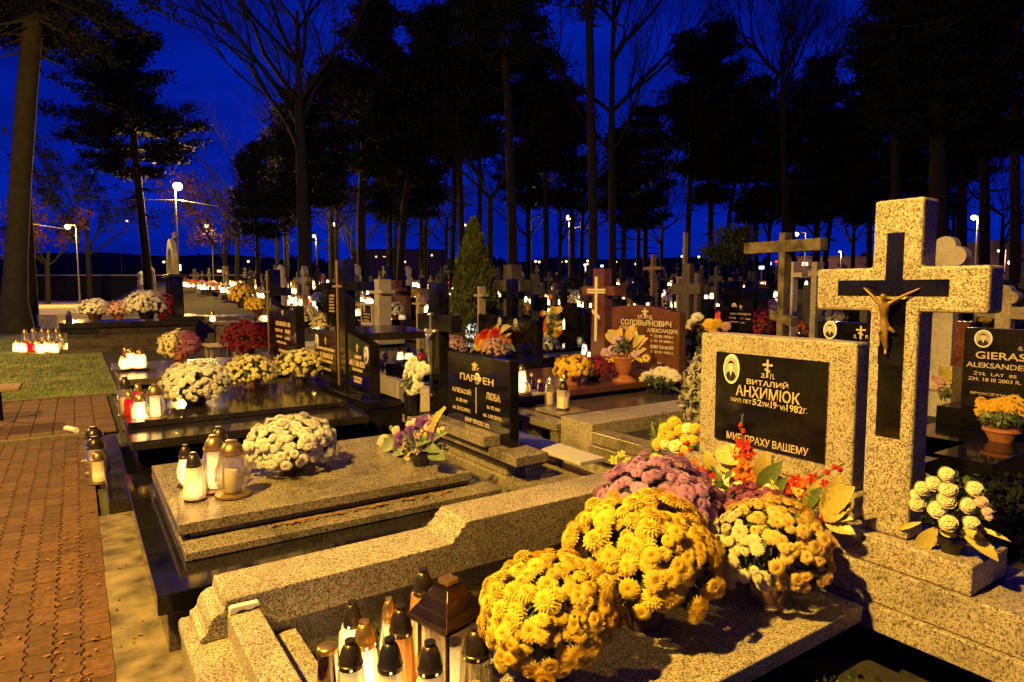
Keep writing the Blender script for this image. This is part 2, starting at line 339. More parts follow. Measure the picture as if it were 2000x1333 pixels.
def oval(parent, X, yc, zc, a, b, faceo=True):
    """ceramic portrait: cream rim, grey print, dark suit, pale face"""
    def disc(r0, r1, n=28): return [(yc + r0 * math.cos(t), zc + r1 * math.sin(t)) for t in [2 * math.pi * i / n for i in range(n)]]
    p = MB().prism(disc(a, b), 'x', X, X - 0.008).build('portrait', 'cream_ceramic', parent, 0.002)
    MB().prism(disc(a * 0.82, b * 0.84), 'x', X - 0.006, X - 0.0095).build('print', 'photo_grey', p)
    if faceo:
        su = [(yc - a * .62, zc - b * .50), (yc - a * .35, zc - b * .74), (yc, zc - b * .80), (yc + a * .35, zc - b * .74), (yc + a * .62, zc - b * .50), (yc + a * .5, zc - b * .28), (yc + a * .18, zc - b * .14), (yc - a * .18, zc - b * .14), (yc - a * .5, zc - b * .28)]
        MB().prism(su, 'x', X - 0.008, X - 0.0102).build('suit', 'photo_dark', p)
        MB().prism([(yc - a * .13, zc - b * .12), (yc, zc - b * .52), (yc + a * .13, zc - b * .12)], 'x', X - 0.009, X - 0.0108).build('shirt', 'cream_ceramic', p)
        MB().prism([(yc + a * .31 * math.cos(t), zc + b * .16 + b * .34 * math.sin(t)) for t in [2 * math.pi * i / 18 for i in range(18)]], 'x', X - 0.009, X - 0.0112).build('face', 'photo_skin', p)
        MB().prism([(yc - a * .33, zc + b * .22), (yc - a * .30, zc + b * .48), (yc, zc + b * .58), (yc + a * .30, zc + b * .48), (yc + a * .33, zc + b * .22), (yc + a * .22, zc + b * .38), (yc - a * .20, zc + b * .40)], 'x', X - 0.010, X - 0.0118).build('hair', 'photo_dark', p)
    return p
def ocross(parent, X, yc, z0, z1, w, mat='gold_letter', th=0.006, name='orthodox_cross', slant=True):
    """thin three-bar cross on the plane X, its bars on y"""
    h = z1 - z0; m = MB(); t = w * 0.09
    m.box(X - th, X + 0.001, yc - t, yc + t, z0, z1); m.box(X - th - .0006, X + 0.001, yc - w / 2, yc + w / 2, z0 + h * .70 - t, z0 + h * .70 + t)
    if slant: m.prism([(yc + w * .26, z0 + h * .40), (yc + w * .26, z0 + h * .40 + 2 * t), (yc - w * .26, z0 + h * .28 + 2 * t), (yc - w * .26, z0 + h * .28)], 'x', X + 0.001, X - th - .0012)
    return m.build(name, mat, parent)
# ------------------------------------------------------------------ ground, paths, lawn
def sheet(name, mat, pts, z): return struct(obj(name, mk(name, [(p[0], p[1], z) for p in pts], [tuple(range(len(pts)))], mat)))
sheet('ground', 'ground_dark', [(-700, -700), (700, -700), (700, 700), (-700, 700)], -0.03)
pave = sheet('path_paving', 'joint', [(-3.2, -2.0), (0.07, -2.0), (0.07, 8.36), (-3.2, 8.36)], -0.012)
sheet('concrete_strip', 'concrete', [(0.07, -1.0), (0.345, -1.0), (0.345, 5.30), (0.07, 5.30)], 0.004)
def hz(x, y):                        # the burial ground climbs gently towards the wood
    d = x * math.sin(HEAD) + y * math.cos(HEAD); t = min(1, max(0, (x - 3) / 6)); return .036 * max(0.0, d - 14) * t * t * (3 - 2 * t)
nx, ny = 56, 56; xs_ = [.345 + (85 - .345) * (i / nx) ** 1.4 for i in range(nx + 1)]; ys_ = [-6 + 106 * j / ny for j in range(ny + 1)]
struct(obj('grave_soil', mk('grave_soil', [(x, y, hz(x, y) - .02) for y in ys_ for x in xs_], [(j * (nx + 1) + i, j * (nx + 1) + i + 1, (j + 1) * (nx + 1) + i + 1, (j + 1) * (nx + 1) + i) for j in range(ny) for i in range(nx)], 'soil', True)))
sheet('lawn', 'turf', [(-14, 11.56), (0.5, 11.56), (0.5, 30), (-14, 30)], -0.008)
# interlocking pavers: waisted blocks in columns, neighbours half a block out of step
def paver_poly(L=0.168, w=0.052, j=0.0026, flat=False):
    """block with zigzag flanks and wavy ends; the same wave on both sides, so neighbours interlock"""
    n = 8; tri = lambda k: (0.0065 if k % 4 in (1, 2) else -0.0065)
    ys = [-L / 2 + j + (L - 2 * j) * i / n for i in range(n + 1)]
    we = lambda x: 0.005 * math.sin(2 * math.pi * (x / (2 * w) + .5))
    left = [(-w + j + tri(i), y) for i, y in enumerate(ys)]; right = [((w - j + tri(i)) if not flat else w + .0065, y) for i, y in enumerate(ys)]
    left = [(x, y + we(x) * (1 if i in (0, n) else 0)) for i, (x, y) in enumerate(left)]; right = [(x, y + we(x) * (1 if i in (0, n) else 0)) for i, (x, y) in enumerate(right)]
    xs = [-w * .66, -w * .33, 0, w * .33, w * .66]
    return left + [(x, L / 2 - j + we(x)) for x in xs] + right[::-1] + [(x, -L / 2 + j + we(x)) for x in xs[::-1]]
def flat_piece(name, poly, mat, z1=0.0, dz=0.014, ch=0.003):
    n = len(poly); cx = sum(p[0] for p in poly) / n; cy = sum(p[1] for p in poly) / n
    v = [(x, y, z1 - dz) for x, y in poly] + [(x, y, z1 - ch) for x, y in poly] + [(x + (cx - x) * .03, y + (cy - y) * .03, z1) for x, y in poly]
    f = [tuple(2 * n + i for i in range(n))] + [(k * n + i, k * n + (i + 1) % n, (k + 1) * n + (i + 1) % n, (k + 1) * n + i) for k in range(2) for i in range(n)]
    return mk(name, v, f, mat)
pm = flat_piece('paver', paver_poly()[::-1], 'paver_red'); pm2 = flat_piece('paver', paver_poly(flat=True)[::-1], 'paver_red')
cells = []
for ci in range(-30, 0):
    for ri in range(-10, 50):
        x = 0.07 + (ci + 0.5) * 0.104 - 0.0065; y = ri * 0.168 + (0.084 if ci % 2 else 0.0) + 0.03
        if y + 0.084 > 8.35 or y < -1.8: continue
        cells.append((x, y))
def vis_rank(c):
    f = c[0] * math.sin(HEAD) + c[1] * math.cos(HEAD); r = c[0] * math.cos(HEAD) - c[1] * math.sin(HEAD)
    if f < 0.5: return 99
    return f if (abs(r / f) < 0.85 and f > 2.2) else 50 + f
cells.sort(key=vis_rank)
for x, y in cells[:300]:
    o = obj('paver', pm2 if x > 0 else pm, pave, (x, y, random.uniform(0.006, 0.012))); o.rotation_euler = (random.gauss(0, .006), random.gauss(0, .006), random.gauss(0, .008))
pv = np.array([v.co[:] for v in pm.vertices]); pf = [tuple(p.vertices) for p in pm.polygons]
V = []; Fc = []
for x, y in cells[300:]:
    b = len(V); V += [(p[0] + x, p[1] + y, p[2] + 0.009) for p in pv]; Fc += [tuple(b + i for i in q) for q in pf]
setp(obj('remaining_pavers', mk('remaining_pavers', V, Fc, 'paver_red'), pave), kind='stuff')
# the brick walk that crosses it beyond a kerb
cw = sheet('crossing_walk', 'joint', [(-12, 8.46), (0.33, 8.46), (0.33, 11.42), (-12, 11.42)], -0.012)
sm = flat_piece('paving_slab', [(-.097, -.097), (.097, -.097), (.097, .097), (-.097, .097)], 'paver_cross')
cc = sorted([(0.33 - 0.1 - i * 0.2, 8.56 + k * 0.2) for i in range(60) for k in range(15)], key=lambda c: -c[0])
for x, y in cc[:290]:
    o = obj('paving_slab', sm, cw, (x, y - 0.0, random.uniform(0.004, 0.010))); o.rotation_euler = (random.gauss(0, .006), random.gauss(0, .006), 0)
V = []; Fc = []
for x, y in cc[290:]:
    b = len(V); V += [(v.co.x + x, v.co.y + y, v.co.z + 0.007) for v in sm.vertices]; Fc += [tuple(b + i for i in p.vertices) for p in sm.polygons]
setp(obj('remaining_slabs', mk('remaining_slabs', V, Fc, 'paver_cross'), cw), kind='stuff')
for nm, y0, y1, x1 in (('path_kerb', 8.365, 8.445, 0.2), ('lawn_kerb', 11.43, 11.51, 0.4)):
    kb = struct(obj(nm, mk(nm, [(-12, y0, -.03), (x1, y0, -.03), (x1, y1, -.03), (-12, y1, -.03)], [(0, 1, 2, 3)], 'joint')))
    for i in range(12):
        MB().box(x1 - (i + 1) * 1.0 + .006, x1 - i * 1.0, y0, y1, -.03, 0.03).build('kerb_stone', 'kerb_concrete', kb, 0.008)
# grass blades of the lawn, thickest near the walk
n = 42000; gx = rng.uniform(-9, 0.46, n); gy = 11.55 + (rng.random(n) ** 1.5) * 14; keep = ~((gx > -0.5) & (gy > 18.9)); gx = gx[keep]; gy = gy[keep]; n = len(gx)
a = rng.uniform(0, 6.28, n); h = rng.uniform(.02, .065, n); w = rng.uniform(.004, .009, n)
p0 = np.stack([gx + np.cos(a) * w, gy + np.sin(a) * w, np.full(n, -.01)], 1); p1 = np.stack([gx - np.cos(a) * w, gy - np.sin(a) * w, np.full(n, -.01)], 1)
p2 = np.stack([gx + rng.normal(0, .018, n), gy + rng.normal(0, .018, n), h], 1)
setp(obj('grass', mk_np('grass', np.stack([p0, p1, p2], 1), np.arange(3 * n), 'grass_blade')), 'short rough grass of the lawn beyond the brick walk', 'grass', kind='stuff')
# fallen leaves and bits on the paths and in the slab joints
V = []; Fc = []
for k in range(560):
    q = random.random()
    if q < .52: x, y, z = random.gauss(-.10, .09), random.uniform(2.6, 7.8), .014
    elif q < .6: x, y, z = random.uniform(-1.3, .05), random.uniform(2.6, 8.3), .014
    elif q < .64: x, y, z = random.uniform(.09, .33), random.uniform(2.6, 5.2), .009
    elif q < .86: x, y, z = random.uniform(-3, .3), random.uniform(8.6, 14), .02
    else: x, y, z = random.uniform(.8, 1.9), random.gauss(3.452, .010), .352
    s = random.uniform(.006, .018) if q < .86 else random.uniform(.012, .022); t = random.uniform(0, 6.28); b = len(V)
    for da, rr, dz in ((0, 1, .2), (.9, .5, .35), (2.2, .55, .1), (3.14, .9, .3), (4.1, .5, .05), (5.3, .55, .4)): V.append((x + math.cos(t + da) * s * rr, y + math.sin(t + da) * s * rr, z + s * dz))
    Fc.append(tuple(b + i for i in range(6)))
setp(obj('fallen_leaves', mk('fallen_leaves', V, Fc, 'leaf_dry')), 'dry fallen leaves littering the path and slab joints', 'leaves', kind='stuff')

# ------------------------------------------------------------------ grave 1: speckled granite, big cross (nearest)
G1 = thing('grave', 'speckled granite grave with big crucifix cross and framed black plaque, nearest the camera', 'grave', (1.7, 1.4, 0), group='graves along the brick path')
MB().prism([(.30, -.02), (.30, .17), (.292, .20), (.292, .235), (.302, .25), (.553, .25), (.553, -.02)], 'y', -1.4, 2.885).build('foot_plinth', 'granite_speckled', G1, 0.004)
kp = [(.335, .252), (.335, .272), (.352, .280), (.362, .292), (.368, .315), (.380, .337), (.400, .350), (.424, .355), (.428, .385), (.434, .400), (1.415, .400), (1.432, .408), (1.438, .424), (1.455, .430), (1.470, .445), (1.474, .462), (1.492, .468), (1.500, .484), (1.510, .490), (2.66, .490), (2.66, .252)]
MB().prism(kp, 'y', 2.612, 2.882).build('side_kerb', 'granite_speckled', G1, 0.004)
box('side_plinth', 'granite_grey', G1, .56, 2.66, 2.63, 2.86, -.02, .249)
box('foot_kerb', 'granite_speckled', G1, .432, .548, -1.4, 2.606, .252, .352, .007)
box('inner_kerb', 'granite_speckled', G1, .556, .690, -1.4, 2.606, -.02, .215, .005)
box('slab', 'granite_speckled', G1, 1.12, 2.638, 1.312, 2.06, .232, .30, .006)
box('slab_footing', 'concrete_old', G1, 1.3, 2.6, 1.50, 2.0, -.02, .23)
box('base_footing', 'soil', G1, 2.92, 3.12, -1.2, 2.60, -.02, .20)  # footing coloured like soil to stand for black shade under the step
box('base_step', 'granite_coarse', G1, 2.652, 3.16, -1.3, 2.605, .202, .310, .006)
box('base_step', 'granite_coarse', G1, 2.672, 3.14, -1.3, 2.605, .313, .463, .006)
box('cross_plinth', 'granite_coarse', G1, 2.692, 3.02, .955, 2.48, .466, .580, .006)
box('stele_plinth', 'granite_coarse', G1, 2.80, 3.08, 1.455, 2.42, .583, .685, .006)
sp = MB().box(2.85, 2.985, 1.495, 2.352, .688, 1.362).build('stele', 'granite_coarse', G1, 0.010)
box('plaque', 'granite_black', G1, 2.838, 2.851, 1.619, 2.240, .795, 1.267, .002)
oval(G1, 2.838, onX(1430, 721, 2.838).y, onX(1430, 721, 2.838).z, 0.050, 0.078)
c = onX(1500, 730, 2.838); ocross(G1, 2.838, c.y, onX(1500, 738, 2.838).z, onX(1500, 703, 2.838).z, .055)
XP = 2.838
lpx(G1, 'З.', XP, 1487, 729, 738, 1496); lpx(G1, 'П.', XP, 1505, 731, 741, 1513)
lpx(G1, 'ВИТАЛИЙ', XP, 1459, 737, 750, 1540); lpx(G1, 'АНХИМЮК', XP, 1438, 750.5, 772, 1563)
lpx(G1, 'ЖИЛ ЛЕТ', XP, 1427, 775.5, 783, 1468); lpx(G1, '52', XP, 1470, 779, 791, 1488); lpx(G1, 'УМ.', XP, 1489, 785, 794, 1504); lpx(G1, '19·', XP, 1506, 784, 798, 1520); lpx(G1, 'VI·', XP, 1523, 792, 801, 1536); lpx(G1, '1982', XP, 1537, 790, 804, 1568); lpx(G1, 'Г.', XP, 1570, 798, 808, 1577)
lpx(G1, 'МИР ПРАХУ ВАШЕМУ', XP, 1420, 842, 856, 1580)
# the tall cross
CXF = 2.75; yc = 1.302
cr = MB(); hw = .094
cr.prism([(yc - hw, .583), (yc + hw, .583), (yc + hw, 1.510), (1.634, 1.508), (1.634, 1.688), (yc + hw, 1.688), (yc + hw, 1.960), (yc - hw, 1.960), (yc - hw, 1.688), (.974, 1.688), (.974, 1.510), (yc - hw, 1.510)], 'x', CXF, 2.882)
CRO = cr.build('cross', 'granite_coarse', G1, 0.012)
def inl(x0, y0, x1, y1, t=.004):
    a, b = onX(x0, y0, CXF), onX(x1, y1, CXF); return (CXF - t, CXF + .002, min(a.y, b.y), max(a.y, b.y), min(a.z, b.z), max(a.z, b.z))
iz = [onX(1652, 553, CXF), onX(1852, 582, CXF)]
MB().box(CXF - .0042, CXF + .002, 1.105, 1.535, 1.573, 1.637).build('inlay', 'granite_black', CRO, .001)
MB().box(*inl(1734, 456, 1763, 548)).build('inlay', 'granite_black', CRO, .001)
MB().box(*inl(1722, 584, 1757, 858)).build('inlay', 'granite_black', CRO, .001)
MB().box(*inl(1716, 676, 1764, 716, .0052)).build('inlay', 'granite_black', CRO, .001)
# bronze figure grown from a jointed skeleton with the Skin modifier
def figure(parent, X, mat):
    def P(px, py, dx): q = onX(px, py, X); return (X - dx, q.y, q.z)
    J = {'pelvis': (P(1733, 636, .022), .017), 'waist': (P(1733, 618, .026), .0145), 'chest': (P(1734, 600, .034), .0215), 'neck': (P(1737, 589, .038), .0085), 'head': (P(1737, 580, .050), .0125), 'crown': (P(1736, 573, .048), .0105),
         'shL': (P(1725, 592, .032), .0085), 'elL': (P(1710, 579, .020), .0062), 'haL': (P(1694, 566, .012), .0055), 'fiL': (P(1689, 562, .010), .003),
         'shR': (P(1748, 591, .032), .0085), 'elR': (P(1771, 577, .020), .0062), 'haR': (P(1793, 567, .012), .0055), 'fiR': (P(1800, 563, .010), .003),
         'knL': (P(1731, 657, .036), .0095), 'anL': (P(1734, 682, .016), .0060), 'toL': (P(1735, 693, .026), .0058),
         'knR': (P(1738, 658, .036), .0095), 'anR': (P(1737, 682, .018), .0060), 'cloth': (P(1748, 645, .024), .008), 'clothe': (P(1752, 651, .020), .006)}
    E = [('pelvis', 'waist'), ('waist', 'chest'), ('chest', 'neck'), ('neck', 'head'), ('head', 'crown'), ('chest', 'shL'), ('shL', 'elL'), ('elL', 'haL'), ('haL', 'fiL'), ('chest', 'shR'), ('shR', 'elR'), ('elR', 'haR'), ('haR', 'fiR'), ('pelvis', 'knL'), ('knL', 'anL'), ('anL', 'toL'), ('pelvis', 'knR'), ('knR', 'anR'), ('pelvis', 'cloth'), ('cloth', 'clothe')]
    ks = list(J); me = bpy.data.meshes.new('crucifix_figure'); o0 = ORI[parent.name]
    me.from_pydata([tuple(Vector(J[k][0]) - o0) for k in ks], [(ks.index(a), ks.index(b)) for a, b in E], [])
    me.materials.append(M[mat]); o = obj('crucifix_figure', me, parent)
    md = o.modifiers.new('skin', 'SKIN'); md.use_smooth_shade = True
    for i, k in enumerate(ks):
        sv = me.skin_vertices[0].data[i]; sv.radius = (J[k][1],) * 2; sv.use_root = (k == 'pelvis')
    o.modifiers.new('sub', 'SUBSURF').render_levels = 2
    o.modifiers['sub'].levels = 1
    dg = bpy.context.evaluated_depsgraph_get(); dg.update(); m2 = bpy.data.meshes.new_from_object(o.evaluated_get(dg)); o.modifiers.clear(); o.data = m2
    m2.name = 'crucifix_figure'
    return o
fg = figure(CRO, CXF, 'bronze'); setp(fg, 'bronze crucified figure with loincloth and outstretched arms')
clip = thing('plastic_strip', 'white plastic strip lying across the corner of the speckled granite kerb', 'plastic strip', (.49, 2.55, .353))
MB().prism([(.437, .354), (.437, .378), (.445, .383), (.542, .380), (.546, .374), (.546, .366), (.53, .364), (.52, .357), (.50, .357), (.49, .364), (.47, .364), (.455, .354)], 'y', 2.572, 2.600).build('strip', 'white_plastic', clip, .002)

# ------------------------------------------------------------------ grave 2: fine granite slabs on black base
G2 = thing('grave', 'stepped grey granite grave on glossy black base, black stele carved with a couple', 'grave', (1.3, 4.1, 0), group='graves along the brick path')
box('base_wall', 'granite_umber', G2, .275, 2.25, 3.10, 5.18, -.02, .205)
box('black_ledge', 'granite_black', G2, .232, 2.29, 3.03, 5.20, .208, .30, .006)
box('lower_slab', 'granite_fine', G2, .380, 2.18, 3.335, 4.95, .303, .345, .004)
box('slab_bed', 'granite_umber', G2, .43, 2.05, 3.53, 4.70, .346, .379, 0)
box('upper_slab', 'granite_fine', G2, .370, 2.06, 3.50, 4.80, .380, .436, .004)
box('stele_footing', 'granite_fine', G2, 2.33, 2.80, 3.20, 5.15, -.02, .335, .005)
box('plinth_block', 'granite_fine', G2, 2.37, 2.52, 3.56, 5.05, .338, .438, .004)
box('plinth', 'granite_fine', G2, 2.30, 2.56, 3.354, 5.10, .455, .520, .005)
box('front_block', 'granite_fine', G2, 2.26, 2.396, 3.68, 4.55, .523, .598, .005)
MB().box(2.40, 2.478, 3.576, 4.450, .523, 1.118).build('stele', 'granite_black', G2, .006)
XS = 2.40
c = onX(928, 745, XS); ocross(G2, XS, c.y, onX(928, 785 - 61, XS).z, onX(928, 708, XS).z, .075)
lpx(G2, 'Х', XS, 922, 718, 724, 926); lpx(G2, 'Г', XS, 932, 719, 725, 936)
lpx(G2, 'ПАРФЕН', XS, 899, 727, 741, 964); 
lpx(G2, 'АЛЕКСIЙ', XS, 883, 752, 763, 920); lpx(G2, 'ЛЮБА', XS, 950, 766, 780, 977)
lpx(G2, 'ж. 80 лет', XS, 891, 775, 782, 913); lpx(G2, 'ск. 20.12.1991г.', XS, 885, 790, 797, 920)
lpx(G2, 'ж. 92 лет', XS, 951, 791, 798, 977); lpx(G2, 'ск. 1.04.2013г.', XS, 944, 806, 813, 982); lpx(G2, 'МИР ПРАХУ ИХ', XS, 909, 814, 822, 956)
ya, yb = onX(930, 757, XS), onX(932, 808, XS)
MB().box(XS - .003, XS + .001, ya.y - .004, ya.y + .004, yb.z, ya.z).build('inlay', 'gold_letter', G2)
oval(G2, XS, onX(933, 740, XS).y, onX(933, 740, XS).z, .032, .042)
# its black cross with a silver crucifix
yc2 = 4.88; m = MB(); m.prism([(yc2 - .094, .523), (yc2 + .094, .523), (yc2 + .094, 1.245), (5.19, 1.247), (5.19, 1.385), (yc2 + .094, 1.385), (yc2 + .094, 1.652), (yc2 - .094, 1.652), (yc2 - .094, 1.385), (4.57, 1.385), (4.57, 1.247), (yc2 - .094, 1.245)], 'x', 2.50, 2.60)
c2 = m.build('cross', 'granite_black', G2, .006)
cy_ = onX(842, 630, 2.5).y; cf = MB(); cf.box(2.488, 2.501, cy_ - .011, cy_ + .011, .70, 1.385); cf.box(2.486, 2.501, cy_ - .085, cy_ + .085, 1.235, 1.257)
for zz, yy in ((1.385, 0), (1.246, .085), (1.246, -.085), (.70, 0)): cf.lathe([(0.004, -.02), (.018, -.012), (.022, 0), (.018, .012), (.004, .02)], 8, (2.494, cy_ + yy, zz))
cfo = cf.build('crucifix', 'silver', c2, .002)
bd = MB(); bd.tube([(2.478, cy_, 1.235), (2.468, cy_, 1.20), (2.470, cy_ + .012, 1.10), (2.476, cy_ - .005, 1.02), (2.480, cy_, .92)], [.012, .022, .017, .015, .007], 8)
bd.tube([(2.470, cy_ + .01, 1.19), (2.482, cy_ + .072, 1.245)], [.010, .006], 6).tube([(2.470, cy_ - .01, 1.19), (2.482, cy_ - .072, 1.245)], [.010, .006], 6).lathe([(.004, -.02), (.017, -.008), (.018, .008), (.006, .022)], 8, (2.462, cy_ + .006, 1.235))
bd.build('crucifix_figure', 'silver', c2, 0, True)

# ------------------------------------------------------------------ grave 3: black granite, twin slanted steles
G3 = thing('grave', 'black granite grave with tall brass-lined cross between two slanted steles', 'grave', (1.3, 6.4, 0), group='graves along the brick path')
box('base_wall', 'granite_black', G3, .34, 2.30, 5.56, 7.55, -.02, .40)
box('ledge', 'granite_black_grey', G3, .295, 2.14, 5.45, 7.65, .403, .472, .005)
box('top_slab', 'granite_black_grey', G3, .305, 2.12, 5.98, 7.60, .475, .522, .004)
box('stele_footing', 'granite_black', G3, 2.16, 2.72, 5.70, 7.9, -.02, .455, .005)
box('stele_plinth', 'granite_black', G3, 2.24, 2.60, 5.76, 7.85, .458, .525, .005)
MB().prism([(5.955, .528), (6.57, .528), (6.57, 1.160), (5.955, 1.062)], 'x', 2.35, 2.46).build('stele', 'granite_black', G3, .005)
MB().prism([(6.91, .528), (7.69, .528), (7.69, 1.072), (6.91, 1.160)], 'x', 2.35, 2.46).build('stele', 'granite_black', G3, .005)
m = MB(); y3 = 6.70; m.prism([(y3 - .12, .528), (y3 + .12, .528), (y3 + .12, 1.585), (7.35, 1.585), (7.35, 1.672), (y3 + .12, 1.672), (y3 + .12, 1.915), (y3 - .12, 1.915), (y3 - .12, 1.672), (6.05, 1.672), (6.05, 1.585), (y3 - .12, 1.585)], 'x', 2.335, 2.455)
c3 = m.build('cross', 'granite_black', G3, .005)
yb3 = onX(660, 620, 2.335).y
MB().box(2.325, 2.336, yb3 - .012, yb3 + .012, .56, 1.90).box(2.324, 2.336, yb3 - .13, yb3 + .13, 1.618, 1.642).build('brass_cross', 'brass_strip', c3, .001)
X3 = 2.35
oval(G3, X3, onX(716, 694, X3).y, onX(716, 694, X3).z, .055, .085); oval(G3, X3, onX(618, 667, X3).y - .02, onX(618, 667, X3).z, .055, .085)
ocross(G3, X3, onX(698, 680, X3).y, onX(698, 688, X3).z, onX(698, 672, X3).z, .06); ocross(G3, X3, onX(636, 665, X3).y, onX(636, 674, X3).z, onX(636, 659, X3).z, .06)
for a_ in ((692, 693, 699, 705), (683, 702, 712, 714), (689, 718, 723, 708), (691, 734, 739, 707), (692, 741, 746, 706)): strokes(G3, X3, *a_)
for a_ in ((622, 676, 681, 653), (624, 687, 696, 651), (626, 700, 705, 649), (628, 716, 720, 646)): strokes(G3, X3, *a_)
box('foot_strip', 'granite_black_grey', G3, .135, .292, 5.30, 7.75, -.02, .10, .006)

# ------------------------------------------------------------------ grave 4: umber slab with tall black text stele
G4 = thing('grave', 'umber granite grave with black stele and brass cross, beyond the twin-stele grave', 'grave', (1.3, 9.4, 0), group='graves along the brick path')
box('base_wall', 'granite_umber', G4, .46, 2.40, 9.0, 10.9, -.02, .44)
box('slab', 'granite_umber', G4, .40, 2.42, 8.92, 11.0, .443, .52, .005)
box('stele_plinth', 'granite_umber', G4, 2.30, 2.80, 8.75, 11.0, .523, .575, .005)
MB().prism([(9.0, .578), (10.25, .578), (10.25, 1.365), (9.95, 1.345), (9.6, 1.31), (9.3, 1.30), (9.0, 1.36)], 'x', 2.50, 2.62).build('stele', 'granite_black', G4, .005)
m = MB(); y4 = 10.48; m.prism([(y4 - .14, .578), (y4 + .14, .578), (y4 + .14, 1.50), (y4 + .24, 1.50), (y4 + .24, 1.62), (y4 + .14, 1.62), (y4 + .14, 1.90), (y4 - .14, 1.90), (y4 - .14, 1.62), (9.75, 1.62), (9.75, 1.50), (y4 - .14, 1.50)], 'x', 2.51, 2.66)
c4 = m.build('cross', 'granite_black', G4, .005)
yb4 = onX(523, 600, 2.51).y; MB().box(2.50, 2.512, yb4 - .018, yb4 + .018, .60, 1.88).box(2.499, 2.512, yb4 - .11, yb4 + .11, 1.54, 1.575).build('brass_cross', 'brass_strip', c4)
X4 = 2.50; ocross(G4, X4, onX(552, 615, X4).y, onX(552, 617, X4).z, onX(552, 606, X4).z, .10)
for a_ in ((539, 627, 635, 567), (538, 641, 647, 552), (557, 644, 651, 567), (540, 654, 658, 551), (556, 658, 663, 567), (541, 665, 669, 559), (545, 681, 686, 567)): strokes(G4, X4, *a_)

# ------------------------------------------------------------------ grave 5: large dark tomb with pillared arch, by the lawn
G5 = thing('grave', 'long dark granite tomb by the lawn with pillars carrying a stone arch', 'grave', (1.2, 20.3, 0), group='graves along the brick path')
box('base_step', 'granite_umber', G5, -.38, 3.0, 19.46, 21.6, -.02, .10)
box('body', 'granite_umber', G5, -.20, 2.72, 19.62, 21.4, .103, .62)
box('foot_block', 'granite_black_grey', G5, -.34, .45, 19.50, 21.5, .50, .618)
box('top_slab', 'granite_black_grey', G5, -.36, 2.76, 19.46, 21.5, .622, .75, .008)
box('arch_plinth', 'granite_black_grey', G5, 2.0, 2.95, 19.5, 21.6, .752, .86, .006)
for k, yy in enumerate((19.62, 20.15, 20.65, 21.2)):
    MB().box(2.22, 2.46, yy, yy + .20, .863, 1.93).build('pillar', 'granite_black', G5, .01)
box('lintel', 'granite_black_grey', G5, 2.12, 2.60, 19.55, 21.5, 1.933, 2.0, .006)
ap = [(20.48 + .85 * math.cos(t), 2.0 + 1.0 * math.sin(t)) for t in [math.pi * i / 20 for i in range(21)]] + [(20.48 + .60 * math.cos(t), 2.0 + .74 * math.sin(t)) for t in [math.pi * (20 - i) / 20 for i in range(21)]]
MB().prism(ap, 'x', 2.25, 2.37).build('arch', 'granite_grey', G5, 0)
MB().lathe([(.05, 0), (.09, .03), (.05, .08), (.07, .13), (.02, .2)], 10, (2.4, 20.48, 3.0)).build('finial', 'granite_grey', G5, 0, True)
# ------------------------------------------------------------------ flowers
def petals(rings, name, mat):               # rings of (count, inner r, outer r, base z, tip z, width, phase)
    V = []; Fc = []
    for (n, r0, r1, z0, z1, w, ph) in rings:
        for i in range(n):
            t = 2 * math.pi * (i + ph + random.uniform(-.12, .12)) / n; c, s = math.cos(t), math.sin(t); rm = r0 + (r1 - r0) * .6; zm = z0 + (z1 - z0) * .45 + abs(r1 - r0) * .12
            b = len(V); k = random.uniform(.9, 1.1)
            for rr, zz, ww in ((r0, z0, w * .45), (rm * k, zm, w), (r1 * k, z1, w * .28)):
                V += [(c * rr - s * ww, s * rr + c * ww, zz), (c * rr + s * ww, s * rr - c * ww, zz)]
            Fc += [(b, b + 1, b + 3, b + 2), (b + 2, b + 3, b + 5, b + 4)]
    return mk(name, V, Fc, mat)
def mum_mesh(mat, dense=True):
    R_ = [(17, .25, .98, .02, -.22, .16, 0), (18, .25, 1.0, .16, .05, .16, .5), (16, .20, .88, .30, .32, .15, .2), (13, .14, .66, .40, .54, .145, .7), (9, .08, .42, .42, .66, .135, .1), (6, .02, .22, .44, .70, .10, .4)]
    return petals(R_, 'blossom', mat)
def daisy_mesh(mat, centre='photo_dark', n=11):
    me = petals([(n, .2, 1.0, .08, .16, .20, 0), (n - 3, .18, .72, .12, .26, .16, .5)], 'blossom', mat)
    bm = bmesh.new(); bm.from_mesh(me); me.materials.append(M[centre]); k = bmesh.ops.create_icosphere(bm, subdivisions=1, radius=.26, matrix=Matrix.Translation((0, 0, .14)) @ Matrix.Diagonal((1, 1, .6, 1)))
    for v in k['verts']:
        for f in v.link_faces: f.material_index = 1
    bm.to_mesh(me); bm.free(); return me
